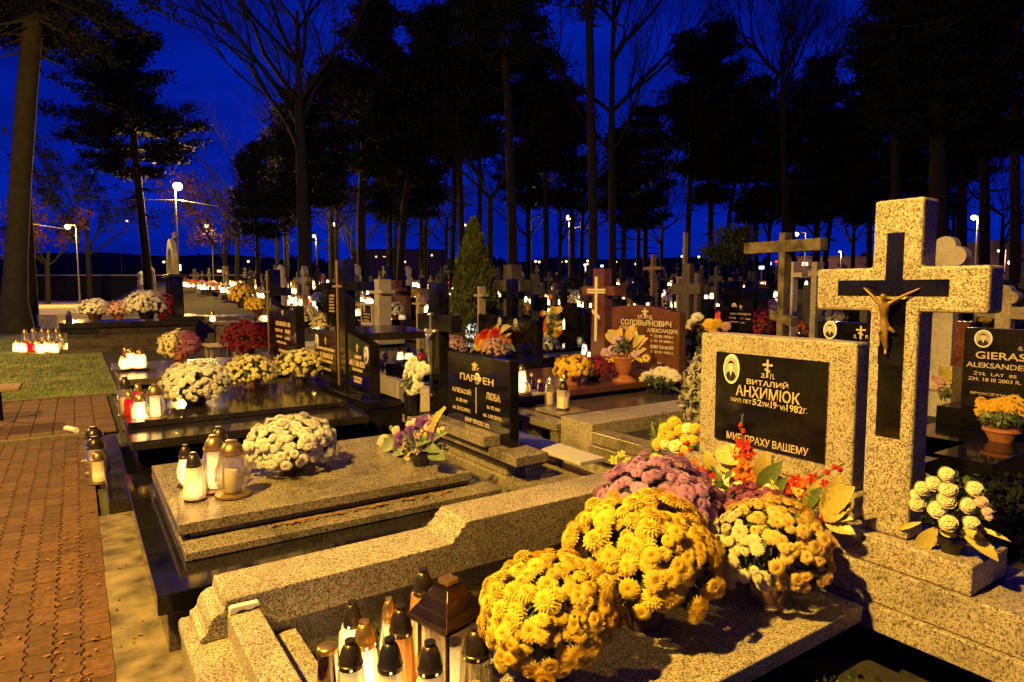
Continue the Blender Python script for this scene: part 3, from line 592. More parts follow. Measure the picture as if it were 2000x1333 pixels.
def rose_mesh(mat):
    """rounded rose: one closed head with petal edges spiralling in to the centre, on a few open outer petals"""
    V = []; Fc = []; nu, nv = 22, 12
    for j in range(nv + 1):
        th = math.pi * .74 * j / nv
        for i in range(nu):
            ph = 2 * math.pi * i / nu; w = (ph * 3 / (2 * math.pi) + th * 2.3) % 1.0; r = .78 + .20 * w * min(1, th * 1.4)
            V.append((r * math.sin(th) * math.cos(ph), r * math.sin(th) * math.sin(ph), .42 + .62 * r * math.cos(th) - (.16 if j == 0 else 0) + (.10 * w if th < .8 else 0)))
    for j in range(nv):
        for i in range(nu): Fc.append((j * nu + i, j * nu + (i + 1) % nu, (j + 1) * nu + (i + 1) % nu, (j + 1) * nu + i))
    for i in range(5):
        t0 = 2 * math.pi * i / 5; b = len(V)
        for j in range(4):
            t = t0 + (j / 3 - .5) * 1.3
            for rr, zz in ((.3, .02), (.85, .12), (1.08 + .06 * (j in (1, 2)), .34)): V.append((math.cos(t) * rr, math.sin(t) * rr, zz))
        for j in range(3):
            for q in range(2): Fc.append((b + j * 3 + q, b + (j + 1) * 3 + q, b + (j + 1) * 3 + q + 1, b + j * 3 + q + 1))
    return mk('rose', V, Fc, SOLID.get(mat, mat))
SOLID = {}
for k_, c_ in (('petal_white', (0.62, 0.55, 0.34)), ('petal_cream', (0.74, 0.66, 0.34)), ('petal_yellow', (0.66, 0.43, 0.05)), ('petal_gold', (0.75, 0.50, 0.06)), ('petal_rose', (0.62, 0.40, 0.36)), ('petal_lilac', (0.45, 0.31, 0.52)), ('petal_red', (0.50, 0.035, 0.012))): plain(k_ + '_solid', c_, .7, 0, .14, 30, 0, .15, .12); SOLID[k_] = k_ + '_solid'
def lily_mesh(mat): return petals([(6, .1, 1.0, .0, .30, .30, 0), (3, .1, .6, .1, .5, .16, .5)], 'floret', mat)
def leaf_mesh(mat, L=1.0, W_=.32, curl=.25, name='leaf'):
    V = []; Fc = []; n = 14
    for i in range(n + 1):
        t = i / n; w = W_ * math.sin(math.pi * min(1, t * .93 + .07)) ** .8 * (1 + .05 * (-1) ** i); z = math.sin(t * 2.2) * curl - t * t * curl * .6; rb = .035 * (-1) ** i * math.sin(math.pi * t)
        V += [(min(1, t + .06 * (1 - t)) * L, -w, z + w * .25 + rb), (t * L, 0, z), (min(1, t + .06 * (1 - t)) * L, w, z + w * .25 + rb)]
    for i in range(n):
        for q in (0, 1): Fc.append((i * 3 + q, (i + 1) * 3 + q, (i + 1) * 3 + q + 1, i * 3 + q + 1))
    return mk(name, V, Fc, mat, True)
MESH = {}
def FM(kind, mat):
    k = (kind, mat)
    if k not in MESH: MESH[k] = {'mum': mum_mesh, 'rose': rose_mesh, 'lily': lily_mesh, 'leaf': leaf_mesh, 'daisy': daisy_mesh}[kind](mat)
    return MESH[k]
def qz(n): return Vector((0, 0, 1)).rotation_difference(Vector(n))
def put(name, me, parent, p, nrm, sc, spin=None):
    o = obj(name, me, parent, p); o.rotation_mode = 'QUATERNION'
    o.rotation_quaternion = qz(nrm) @ Quaternion((0, 0, 1), random.uniform(0, 6.28) if spin is None else spin); o.scale = (sc,) * 3 if not hasattr(sc, '__len__') else sc
    return o
def foliage(parent, c, rx, rz, n, size, mat='dark_leaf', lo=.35, name='foliage', zmin=-.6):
    d = rng.normal(size=(n * 2, 3)); d /= np.linalg.norm(d, axis=1)[:, None]; d = d[d[:, 2] > zmin][:n]; n = len(d)
    p = np.array(c) + d * np.array([rx, rx, rz]) * (lo + (0.93 - lo) * rng.random((n, 1)) ** .5)
    a = rng.normal(size=(n, 3)); a /= np.linalg.norm(a, axis=1)[:, None]; b = np.cross(a, d); b /= np.linalg.norm(b, axis=1)[:, None] + 1e-6
    s = size * rng.uniform(.6, 1.3, (n, 1)); a = a * s; b = b * s * .45
    V = np.stack([p - a, p - a * .2 + b, p + a, p - a * .2 - b], 1)
    return setp(obj(name, mk_np(name, V, np.arange(4 * n), mat, 4), parent), kind='stuff')
def pot(parent, r, h, mat, name='pot', foil=False):
    o = MB().lathe([(r * .70, 0), (r * .72, h * .02), (r * .96, h * .80), (r * 1.06, h * .80), (r * 1.08, h), (r * .98, h), (r * .94, h * .86)], 22).build(name, mat, None, 0, True); o.parent = parent
    if foil:
        V = []; Fc = []; n = 34
        for j, (rr, zz) in enumerate(((.78, .0), (1.02, .35), (1.15, .8), (1.45, 1.25))):
            for i in range(n):
                t = 2 * math.pi * i / n; k = 1 + (.05 + .07 * j) * math.sin(i * 2.7 + j) * (1 if i % 2 else -.6); V.append((math.cos(t) * r * rr * k, math.sin(t) * r * rr * k, h * zz + h * .12 * j / 3 * math.sin(i * 1.9)))
        for j in range(3):
            for i in range(n): Fc.append((j * n + i, j * n + (i + 1) % n, (j + 1) * n + (i + 1) % n, (j + 1) * n + i))
        fo = obj('wrapper', mk('wrapper', V, Fc, 'film', True), parent)
    return o
def fib(n, lo):
    out = []
    for i in range(n):
        z = 1 - (i + .5) / n * (1 - lo); t = i * 2.399963 + random.uniform(-.25, .25); z = max(-1, min(1, z + random.uniform(-.03, .03))); r = math.sqrt(max(0, 1 - z * z)); out.append(Vector((r * math.cos(t), r * math.sin(t), z)))
    return out
def mum(label, base, Rd, Hd, n, br, mat, potmat='pot_brown', pr=.09, ph=.12, lo=-.35, split=True, group=None, foil=False, sector=None, kind='mum', name='chrysanthemum', gap=0.0, leafs=True, cat='chrysanthemum'):
    T = thing(name, label, cat, base, 0 if sector else random.uniform(0, 6), group)
    pot(T, pr, ph, potmat, 'pot', foil)
    c = Vector((0, 0, ph + Hd * .42)); me = FM(kind, mat); acc = []; w1, w2, w3 = [random.uniform(0, 6.28) for _ in range(3)]
    for d in fib(n, lo):
        if gap and random.random() < gap * (1.3 - d.z): continue
        t_ = math.atan2(d.y, d.x); lump = 1 + .045 * math.sin(2 * t_ + w1) + .04 * math.sin(3 * t_ + w2 + 2 * d.z) + .05 * math.sin(5 * t_ + w3 - 4 * d.z); p = c + Vector((d.x * Rd, d.y * Rd, d.z * Hd)) * lump * random.uniform(.89, 1.05) - Vector((0, 0, random.uniform(0, .18) * Hd if d.z < .1 else 0))
        nrm = Vector((d.x / Rd, d.y / Rd, d.z / Hd * .9 + .35 / Rd * .3)).normalized() + Vector((random.gauss(0, .14), random.gauss(0, .14), random.gauss(0, .14)))
        m_ = me
        if sector and (d.x * sector[0] + d.y * sector[1]) > sector[2]: m_ = FM(kind, sector[3])
        sc = br * random.uniform(.66, 1.20)
        if split: put('blossom', m_, T, p, nrm, (sc, sc * random.uniform(.82, 1.05), sc * random.uniform(.6, 1.15)))
        else: acc.append((m_, p, nrm, sc))
    if acc:
        for m_ in {id(a[0]): a[0] for a in acc}.values():
            L_ = [a for a in acc if a[0] is m_]; nv = len(m_.vertices); co = np.zeros(nv * 3); m_.vertices.foreach_get('co', co); co = co.reshape(-1, 3)
            fs = np.array([p.vertices[:] for p in m_.polygons if len(p.vertices) == 4]); Vs = []; Fs = []
            for k, (_, p, nr, sc) in enumerate(L_):
                q = (qz(nr) @ Quaternion((0, 0, 1), random.uniform(0, 6.28))).to_matrix(); Vs.append(co @ np.array(q).T * sc + np.array(p)); Fs.append(fs + k * nv)
            setp(obj('blossoms', mk_np('blossoms', np.concatenate(Vs), np.concatenate(Fs), m_.materials[0].name, 4), T), kind='stuff')
    if leafs: foliage(T, c, Rd * 1.02, Hd * 1.0, 620 if split else 200, br * (.95 if split else .9), 'dark_leaf' if not split else 'leaf_deep')
    return T
# small-flower dome used for the mid-distance pots: the blossoms are joined
def low_mesh(mat, name='bloom'):
    k = ('low', mat)
    if k not in MESH: MESH[k] = petals([(8, .15, 1.0, .12, -.08, .36, 0), (6, .05, .7, .30, .26, .30, .5), (4, 0, .35, .36, .44, .2, .2)], name, mat)
    return MESH[k]
def mum_far(label, base, Rd, Hd, n, br, mat, potmat='pot_brown', pr=None, ph=None, lo=-.2, group=None, sector=None, foil=False, cat='chrysanthemum', name='chrysanthemum'):
    for q in ((mat,) if not sector else (mat, sector[3])): MESH[('mumlow', q)] = low_mesh(q)
    def FM2(k, m_): return MESH[('mumlow', m_)]
    global FM
    old = FM; FM = FM2
    T = mum(label, base, Rd, Hd, n, br, mat, potmat, pr or Rd * .42, ph or Rd * .5, lo, False, group, foil, sector, 'low', name, cat=cat)
    FM = old; return T
# ------------------------------------------------------------------ grave candles
CAPP = [(1.0, 0), (1.03, .03), (1.03, .16), (.96, .19), (.93, .34), (.80, .58), (.62, .76), (.46, .85), (.42, .86), (.42, .93), (.46, .94), (.46, .99), (.40, 1.0), (.05, 1.0)]
BODY = {'straight': [(.92, 0), (1, .03), (1, .80), (.95, .88), (.80, .95), (.78, 1)], 'bulb': [(.55, 0), (.62, .04), (.92, .25), (1, .45), (.95, .65), (.75, .86), (.68, 1)], 'taper': [(1, 0), (1.02, .04), (.98, .4), (.90, .75), (.82, .93), (.80, 1)], 'jar': [(.85, 0), (1, .06), (1.03, .3), (.98, .6), (.86, .85), (.80, 1)], 'square': [(1, 0), (1, 1)]}
def candle(label, pos, h, r, body='straight', gl='glass_clear', cap='gold_cap', lit=None, cr=None, ch=None, base='gold_cap', foot=.012, ribs=0, vents=0, group=None, wax=True, name='grave_candle', capprof=CAPP):
    T = thing(name, label, 'candle', pos, random.uniform(0, 6.28), group); cr = cr or r * .80; ch = ch or r * 1.9
    def B(mb, nm, mat, sm=True, par=T): o = mb.build(nm, mat, None, 0, sm); o.parent = par; return o
    if base: B(MB().lathe([(r * .98, 0), (r * 1.06, foot * .3), (r * 1.04, foot * .8), (r * .86, foot)], 20), 'base', base)
    else: foot = 0
    seg = 4 if body == 'square' else (28 if ribs else 22)
    b = B(MB().lathe([(q * r, foot + t * h) for q, t in BODY[body]], seg, ribs=ribs, amp=.05 if ribs else 0), 'glass_body', gl, body != 'square')
    if wax:
        wr = min(q for q, t in BODY[body]) * r * .86; top = .93 if lit else .62
        B(MB().lathe([(wr * .9, foot + .004), (wr, foot + .01), (wr, foot + h * top), (wr * .8, foot + h * (top + .01))], 14), 'wax_insert', lit or 'wax_unlit_glow')
    c = B(MB().lathe([(q * cr, foot + h + t * ch) for q, t in capprof], 22), 'cap', cap)
    for k in range(vents):
        t = 2 * math.pi * k / vents + .4; q = MB().box(-.004, .004, cr * .99, cr * 1.045, foot + h + ch * .05, foot + h + ch * .13)
        ca, sa = math.cos(t), math.sin(t); q.v = [(x * ca - y * sa, x * sa + y * ca, z) for x, y, z in q.v]; B(q, 'vent', lit or 'wax_unlit_glow', False, c)
    return T
# ------------------------------------------------------------------ things on grave 1
MB().box(.692, 2.64, -1.3, 2.625, -.02, .08).build('soil_bed', 'soil', G1)
foliage(G1, (.05, -.7, .085), .98, .05, 5200, .026, 'dark_leaf', 0.0, 'ground_cover', -.3); foliage(G1, (-.2, .95, .085), .75, .04, 2200, .022, 'dark_leaf', 0.0, 'ground_cover', -.3)
def fdist(p): return p.x * math.sin(HEAD) + p.y * math.cos(HEAD)
def mpx(label, cx, cy, wpx, z0, Hd, ph, n, br, mat, **k):
    c = g(cx, cy, z0 + ph + .42 * Hd); Rd = wpx / 2 * fdist(c) / F * .94
    return mum(label, (c.x, c.y, z0), Rd, Hd, n, br, mat, ph=ph, **k)
gm = 'chrysanthemum pots on the speckled granite slab'
mpx('yellow chrysanthemum in green pot beside the copper-roofed lantern', 1070, 1196, 278, .302, .175, .145, 270, .0345, 'petal_yellow', potmat='pot_green', pr=.10, lo=-.42, group=gm, gap=.10)
mpx('largest yellow chrysanthemum, in the middle of the foreground slab', 1256, 1088, 312, .302, .225, .17, 298, .0385, 'petal_yellow', potmat='pot_brown', pr=.11, lo=-.42, group=gm, gap=.10)
mpx('cream and gold chrysanthemum in a clear wrapper at the slab corner', 1503, 1070, 245, .302, .19, .15, 290, .029, 'petal_pale', potmat='terracotta', pr=.085, lo=-.40, foil=True, group=gm, sector=(-.83, .3, .55, 'petal_cream'), gap=.08)
mpx('dusty pink chrysanthemum behind the largest yellow one', 1282, 1010, 268, .302, .25, .18, 295, .033, 'petal_pink', pr=.10, lo=-.30, group=gm, gap=.10)
mpx('small mauve chrysanthemum tucked behind the cream and gold one', 1475, 1028, 190, .302, .17, .16, 230, .023, 'petal_mauve', pr=.08, lo=-.2, group=gm)
# lanterns and candles on the soil at the foot
gc = 'candles at the foot of the speckled grave'
def cpx(label, x, ycap, cw, zc, z0=.08, body='straight', capk=1.5, bw=1.25, **k):
    """candle whose cap rim, at height zc, is seen at pixel (x, ycap) and is cw pixels wide"""
    p = g(x, ycap, zc); cr = cw / 2 * fdist(p) / F; f = k.get('foot', .012)
    return candle(label, (p.x, p.y, z0), zc - z0 - f, cr * bw, body, cr=cr, ch=cr * 2 * capk, group=k.pop('group', gc), **k)
DOME = [(1.0, 0), (1.05, .1), (1.05, .55), (.98, .7), (.80, .86), (.4, .97), (.05, 1.0)]
cpx('squat dark amber candle with bumpy gold lid by the granite kerb', 640, 1272, 41, .32, body='jar', capk=.36, gl='glass_dark', cap='gold_cap', lit=None, capprof=DOME, bw=1.12, vents=6)
cpx('tall glowing white candle with dark cap, at the back left', 688, 1222, 36, .30, body='straight', gl='glass_frost', cap='dark_cap', lit='candle_glow', bw=1.5, vents=5, capk=1.45)
cpx('glowing white candle with bright gold cap, second row', 712, 1262, 44, .315, body='straight', gl='glass_frost', cap='gold_cap', lit='candle_glow', bw=1.2, vents=6, capk=1.25)
cpx('front clear candle with dull grey-gold cap', 685, 1302, 50, .34, body='jar', gl='glass_clear', cap='dark_cap', lit='candle_glow_soft', bw=1.25, vents=5, capk=1.15)
cpx('slim gold-capped clear candle at the back of the cluster', 760, 1212, 31, .30, body='bulb', gl='glass_clear', cap='gold_cap', lit='candle_glow_soft', bw=1.45, capk=1.55)
cpx('amber candle with broad bronze-dark cap in the middle', 783, 1238, 47, .36, body='taper', gl='glass_amber', cap='dark_cap', lit='candle_glow_amber', bw=1.28, vents=6, capk=1.30)
cpx('candle with black petal-cut cap at the front', 762, 1307, 51, .345, body='jar', gl='glass_frost', cap='black_paint', lit='candle_glow_soft', bw=1.12, vents=4, capk=1.30)
cpx('tallest amber glass candle, behind the copper-roofed lantern', 827, 1160, 41, .415, body='jar', gl='glass_amber', cap='dark_cap', lit='candle_glow_amber', bw=1.55, capk=1.30, vents=4)
cpx('glowing candle with short dark cap in front of the lantern', 840, 1312, 52, .35, body='straight', gl='glass_frost', cap='dark_cap', lit='candle_glow_soft', bw=1.15, vents=6, capk=1.25)
cpx('ribbed clear candle with dark cap, nearest the yellow chrysanthemum', 930, 1282, 57, .375, body='jar', gl='glass_clear', cap='dark_cap', lit=None, bw=1.22, vents=6, capk=1.15, ribs=14)
# house-shaped lantern
lp = g(876, 1200, .45); LT = thing('lantern', 'house-shaped lantern with stepped copper roof among the candles', 'lantern', (lp.x, lp.y, .08), R(14)); ORI[LT.name] = Vector((0, 0, 0))
hs = .078
MB().box(-hs, hs, -hs, hs, 0, .018).build('base', 'copper_roof', LT, .003)
for sx in (-1, 1):
    for sy in (-1, 1): MB().box(sx * hs - .006 * (sx > 0) * 2 + .0, sx * hs + .012 * (sx < 0), sy * hs - .012 * (sy > 0), sy * hs + .012 * (sy < 0), .018, .365).build('post', 'copper_roof', LT, .002)
for s_ in (-1, 1):
    MB().box(-hs + .014, hs - .014, s_ * (hs - .007) - .0015, s_ * (hs - .007) + .0015, .02, .363).build('pane', 'glass_clear', LT); MB().box(s_ * (hs - .007) - .0015, s_ * (hs - .007) + .0015, -hs + .014, hs - .014, .02, .363).build('pane', 'glass_clear', LT)
rf = MB()
lev = [(.104, .362), (.106, .378), (.098, .384), (.082, .410), (.078, .412), (.058, .448), (.054, .450), (.036, .476), (.034, .480), (.034, .484)]
k0 = len(rf.v)
for w, z in lev: rf.v += [(-w, -w, z), (w, -w, z), (w, w, z), (-w, w, z)]
for j in range(len(lev) - 1):
    for i in range(4): rf.f.append((k0 + j * 4 + i, k0 + j * 4 + (i + 1) % 4, k0 + (j + 1) * 4 + (i + 1) % 4, k0 + (j + 1) * 4 + i))
rf.f += [(3, 2, 1, 0), tuple(len(rf.v) - 4 + i for i in range(4))]
ro = rf.build('roof', 'copper_roof', LT, .0015)
MB().box(-.026, .026, -.026, .026, .4845, .505).build('finial', 'gold_cap', ro, .003)
candle('white pillar candle glowing inside the copper-roofed lantern', (lp.x + .012, lp.y - .012, .10), .245, .034, 'straight', 'glass_frost', 'white_plastic', 'candle_glow', cr=.031, ch=.012, base=None, capprof=DOME, group=gc)
# gladiolus arrangement before the framed plaque
def arrangement(name, label, base, X, cat='flower arrangement', vase=None, group=None):
    T = thing(name, label, cat, base, 0, group)
    def toC(px, py, Xv): return onX(px, py, Xv)
    def add(kind, mat, px, py, wpx, Xv=None, nrm=None, nm=None, sq=None, spin=None):
        p = onX(px, py, Xv or X); s = wpx / 2 * fdist(p) / F
        n_ = Vector(nrm) if nrm else Vector((-.75 + random.gauss(0, .25), -.45 + random.gauss(0, .25), .55 + random.gauss(0, .25)))
        return put(nm or {'leaf': 'leaf', 'rose': 'rose', 'lily': 'floret', 'mum': 'blossom', 'daisy': 'blossom'}[kind], FM(kind, mat), T, p - Vector(base), n_, s if sq is None else (s * sq[0], s * sq[1], s * sq[2]), spin)
    def leaf(mat, px0, py0, px1, py1, wk=1.0, X0=None, X1=None):
        a, b = onX(px0, py0, X0 or X), onX(px1, py1, X1 or X0 or X); d = b - a; L_ = d.length; o = obj('leaf', FM('leaf', mat), T, a - Vector(base))
        view = Vector((-.6, -.5, .5)); xa = d.normalized(); za = (view - xa * view.dot(xa)).normalized(); ya = za.cross(xa)
        o.rotation_mode = 'QUATERNION'; o.rotation_quaternion = Matrix((xa, ya, za)).transposed().to_quaternion(); o.scale = (L_, L_ * wk * .72, L_ * .6); return o
    def stem(pts, r, mat='leaf_green'):
        MB().tube(pts, r, 5).build('stem', mat, T)
    return T, add, leaf, stem
bb = (2.56, 1.98, .302)
T, add, leaf, stem = arrangement('flower_arrangement', 'red gladioli with yellow leaves and roses before the framed black plaque', bb, 2.60)
o = pot(T, .085, .12, 'pot_brown')
for l in ((1445, 900, 1425, 868, 1.0), (1450, 905, 1398, 880, 1.5), (1440, 925, 1405, 900, 1.6), (1600, 1000, 1672, 950, 1.0), (1610, 1000, 1640, 925, .8), (1600, 1010, 1665, 985, 1.2), (1610, 1020, 1672, 1045, 1.0), (1620, 1010, 1668, 1015, .9), (1580, 985, 1545, 940, 1.1), (1540, 975, 1505, 925, 1.1), (1390, 920, 1378, 880, 1.2), (1400, 960, 1372, 930, 1.1), (1290, 920, 1275, 885, .9, 2.75), (1480, 940, 1500, 880, 1.0), (1575, 1000, 1600, 935, .9)): leaf('leaf_yellow', *l)
for l in ((1480, 960, 1530, 900, .8), (1420, 960, 1395, 915, .8), (1560, 1000, 1610, 950, .7), (1500, 980, 1540, 930, .7), (1400, 960, 1380, 945, .8)): leaf('leaf_green', *l)
for sx in (((1450, 810), (1449, 850), (1455, 930), (1470, 1010)), ((1340, 868), (1360, 900), (1390, 945), (1430, 1010)), ((1650, 905), (1620, 920), (1560, 955), (1520, 1010))): stem([onX(px, py, 2.60) for px, py in sx], .004)
stem([onX(1452, 808, 2.60), onX(1446, 838, 2.60)], [.002, .007])
for px, py, w in ((1447, 835, 15), (1452, 847, 16)): add('rose', 'petal_red', px, py, w * .8, nm='bud', sq=(.8, .8, 1.6), nrm=(-.2, -.1, .9))
for px, py, w, mt in ((1452, 868, 34, 'petal_red'), (1460, 885, 32, 'petal_red'), (1440, 888, 26, 'petal_red'), (1455, 905, 34, 'petal_orange'), (1450, 925, 40, 'petal_orange'), (1468, 930, 36, 'petal_orange'), (1440, 935, 30, 'petal_red'), (1470, 952, 34, 'petal_red'), (1478, 968, 30, 'petal_red'), (1462, 940, 30, 'petal_red')): add('lily', mt, px, py, w)
for px, py, w in ((1345, 866, 12), (1332, 890, 12), (1348, 880, 10), (1617, 925, 14), (1628, 914, 12), (1640, 918, 13)): add('rose', 'petal_red', px, py, w, nm='bud', sq=(.8, .8, 1.6))
for px, py, w, mt in ((1358, 905, 24, 'petal_orange'), (1368, 920, 26, 'petal_red'), (1385, 925, 30, 'petal_red'), (1375, 935, 24, 'petal_red'), (1398, 930, 22, 'petal_red'), (1555, 940, 30, 'petal_red'), (1575, 945, 26, 'petal_orange'), (1590, 935, 26, 'petal_red'), (1565, 960, 30, 'petal_red'), (1545, 955, 26, 'petal_red'), (1585, 965, 24, 'petal_red'), (1530, 965, 22, 'petal_red'), (1612, 945, 20, 'petal_red'), (1610, 1010, 22, 'petal_red')): add('lily', mt, px, py, w)
for px, py, w in ((1430, 945, 44), (1448, 955, 36), (1415, 960, 30), (1510, 960, 36), (1525, 975, 34), (1490, 965, 28)): add('rose', 'petal_cream', px, py, w)
foliage(T, (0, 0, .28), .22, .16, 160, .03)
# yellow roses on the ledge left of the plaque, and small yellow blooms by the kerb end
bb = (2.86, 2.72, .492); T, add, leaf, stem = arrangement('rose_bouquet', 'yellow rose bouquet beside the left edge of the framed plaque', bb, 2.86)
for px, py, w in ((1300, 838, 25), (1316, 826, 25), (1298, 852, 25), (1328, 840, 24), (1344, 838, 22), (1288, 868, 26), (1302, 866, 24), (1320, 872, 26), (1342, 858, 24), (1355, 860, 24), (1340, 878, 22), (1358, 838, 20), (1312, 850, 20)): add('rose', 'petal_yellow' if px % 3 else 'petal_cream', px, py, w)
foliage(T, (0.10, 0, .20), .10, .17, 150, .018, 'leaf_green', zmin=-.9); leaf('leaf_green', 1280, 868, 1272, 828, .5); leaf('leaf_yellow', 1300, 905, 1270, 890, 1.0); stem([(2.86, 2.72, .48), (2.87, 2.72, .70)], .012)
bb = (2.45, 2.74, .492); T, add, leaf, stem = arrangement('small_blooms', 'three yellow silk blooms poking up behind the granite kerb', bb, 2.45)
for px, py, w in ((1200, 900, 22), (1214, 888, 18), (1226, 903, 20)): add('lily', 'petal_yellow', px, py, w, nrm=(-.6, -.4, .6))
leaf('leaf_green', 1212, 918, 1205, 890, .5)
# cream roses at the foot of the tall cross
bb = tuple(g(1858, 1078, .581)); T, add, leaf, stem = arrangement('rose_bouquet', 'cream rose bouquet with broad silk leaves at the foot of the tall cross', bb, bb[0])
pot(T, .05, .06, 'pot_black')
for px, py, w in ((1847, 928, 30), (1820, 946, 30), (1800, 955, 28), (1790, 985, 30), (1850, 957, 34), (1848, 978, 34), (1830, 997, 34), (1850, 1022, 34), (1888, 988, 32), (1902, 957, 32), (1895, 1022, 30), (1915, 980, 24), (1926, 1000, 20), (1788, 968, 24), (1930, 1010, 16)): add('rose', 'petal_white' if px < 1912 else 'petal_rose', px, py, w * .95, bb[0] - .10, nrm=(-.7 + random.gauss(0, .12), -.5 + random.gauss(0, .12), .5))
for l in ((1830, 1030, 1790, 1075, 1.0), (1835, 1035, 1868, 1050, 1.5), (1875, 1035, 1950, 1098, .8), (1880, 1030, 1925, 1060, 1.1), (1800, 1020, 1755, 1035, .45), (1900, 1030, 1975, 1060, .35), (1830, 1035, 1800, 1060, 1.3)): leaf('leaf_yellow', *l, bb[0] - .03)
foliage(T, (.05, .02, .18), .14, .16, 420, .016, 'leaf_deep', .2, zmin=-.7)
# shrub and kerbs on the right
sh = g(1960, 1010, .1); T = thing('shrub', 'dark green low conifer shrub right of the tall cross', 'shrub', (5.1, 1.45, 0)); foliage(T, (0, 0, .10), .62, .30, 7000, .028, 'needles', .1); MB().tube([(5.1, 1.45, -.02), (5.12, 1.45, .25)], .03, 6).build('stem', 'bark_dark', T)
K = thing('grave', 'low plain granite kerbs of the plot behind the tall cross', 'grave', (4.2, 1.1, 0)); box('kerb', 'granite_fine', K, 3.30, 3.46, -.2, 1.02, -.02, .36); box('kerb', 'granite_fine', K, 3.30, 5.2, 1.9, 2.05, -.02, .22); box('cross_kerb', 'granite_fine', K, 3.48, 3.62, -.3, 1.4, -.02, .22)
# ------------------------------------------------------------------ things on grave 2
g2 = 'things standing on the grey granite slab'
mpx('big white chrysanthemum on the grey granite slab', 568, 868, 178, .438, .17, .09, 298, .0325, 'petal_white', potmat='terracotta', pr=.10, lo=-.30, foil=False, group='white chrysanthemum pots')
bb = tuple(g(822, 908, .438)); Xp = bb[0]
T, add, leaf, stem = arrangement('flower_arrangement', 'purple and lilac arrangement with a wheat spike before the black stele', bb, Xp); pot(T, .07, .07, 'pot_black')
for px, py, w, k_, mt in ((803, 842, 30, 'mum', 'petal_purple'), (783, 858, 34, 'mum', 'petal_purple'), (778, 872, 26, 'mum', 'petal_purple'), (833, 828, 34, 'mum', 'petal_purple'), (850, 852, 26, 'mum', 'petal_purple'), (820, 825, 24, 'mum', 'petal_purple'), (838, 822, 26, 'lily', 'petal_lilac'), (803, 842, 26, 'daisy', 'petal_lilac'), (797, 860, 24, 'daisy', 'petal_lilac'), (818, 876, 28, 'daisy', 'petal_lilac'), (816, 850, 22, 'daisy', 'petal_lilac'), (812, 888, 26, 'lily', 'petal_lilac'), (848, 842, 20, 'lily', 'petal_lilac')):
    if k_ == 'daisy':
        kk = ('daisyy', mt)
        if kk not in MESH: MESH[kk] = daisy_mesh(mt, 'petal_yellow', 9)
        p = onX(px, py, Xp); put('blossom', MESH[kk], T, p - Vector(bb), (-.6 + random.gauss(0, .2), -.5, .55), w / 2 * fdist(p) / F)
    else: add(k_, mt, px, py, w)
for px, py, w in ((837, 836, 20), (792, 873, 18), (775, 842, 18), (751, 862, 24), (746, 866, 18), (864, 841, 20), (810, 825, 14), (800, 830, 14)): add('rose', 'petal_rose', px, py, w)
for px, py, w in ((833, 848, 14), (826, 840, 12), (811, 824, 14)): add('lily', 'petal_yellow', px, py, w)
for l in ((815, 868, 845, 862, .8), (800, 880, 770, 885, .9), (780, 870, 745, 880, .8), (840, 880, 870, 900, 1.1), (845, 865, 880, 845, .5), (790, 885, 765, 905, 1.0), (835, 870, 862, 885, 1.0), (760, 875, 738, 872, .8), (770, 845, 762, 832, .8)): leaf('leaf_green', *l)
for l in ((805, 890, 785, 902, 1.2), (845, 850, 875, 795, .45), (850, 850, 868, 800, .5)): leaf('wheat' if l[0] > 820 else 'leaf_yellow', *l)
foliage(T, (0, 0, .12), .20, .12, 200, .02)
MB().tube([onX(835, 850, Xp), onX(855, 815, Xp), onX(868, 795, Xp)], [.010, .019, .006], 7).build('wheat_spike', 'wheat', T)
def cbase(label, x, y, z, hpx, rpx, capf=.30, **k):
    """candle standing at pixel (x, y) on level z, hpx tall in all and 2*rpx wide"""
    p = g(x, y, z); s = fdist(p) / F; tot = hpx * s * 1.04; r = rpx * s; ch = tot * capf
    return candle(label, tuple(p), tot - ch - k.get('foot', .012), r, ch=ch, cr=k.pop('cr', r * .72), **k)
gg = 'glass candles on the grey granite slab'
cbase('bulbous clear glass candle with gold cap and star foot', 456, 968, .438, 108, 33, .26, body='bulb', gl='glass_clear', lit=None, ribs=8, foot=.02, group=gg)
cbase('round clear candle with gold cap in the middle of the slab group', 421, 958, .438, 108, 27, .27, body='bulb', gl='glass_clear', lit='candle_glow_soft', ribs=8, group=gg)
cbase('clear candle with dark gold cap at the back of the slab group', 432, 940, .438, 106, 22, .27, body='bulb', gl='glass_clear', lit=None, cap='dark_cap', group=gg)
cbase('faceted frosted candle with dark pointed cap at the slab front', 381, 976, .438, 92, 20, .30, body='taper', gl='glass_frost', cap='dark_cap', base='dark_cap', lit='candle_glow_soft', ribs=8, group=gg)
cbase('glowing candle with dark cap at the slab corner', 364, 949, .438, 80, 16, .33, body='bulb', gl='glass_frost', cap='dark_cap', base='dark_cap', lit='candle_glow', group=gg)
# candles left on the path beside the black foot strip
gg = 'candles standing on the brick path'
cbase('amber-foot clear candle on the path, nearest of three', 193, 944, .014, 62, 15, .28, body='taper', gl='glass_clear', cap='gold_cap', lit='candle_glow_amber', group=gg)
cbase('round clear candle on the path, middle of three', 188, 925, .014, 72, 21, .32, body='bulb', gl='glass_clear', cap='dark_cap', lit=None, group=gg)
cbase('large clear candle on the path, farthest of three', 185, 900, .014, 66, 22, .32, body='bulb', gl='glass_clear', cap='dark_cap', lit=None, group=gg)
T = thing('plastic_cup', 'white candle insert lying on its side on the brick walk', 'candle insert', tuple(g(143, 841, .035))); p = g(143, 841, .03); q = g(150, 842, .03)
MB().tube([tuple(g(129, 837, .034)), tuple(g(149, 841, .034))], [.030, .032], 14).build('cup', 'white_plastic', T, 0, True)
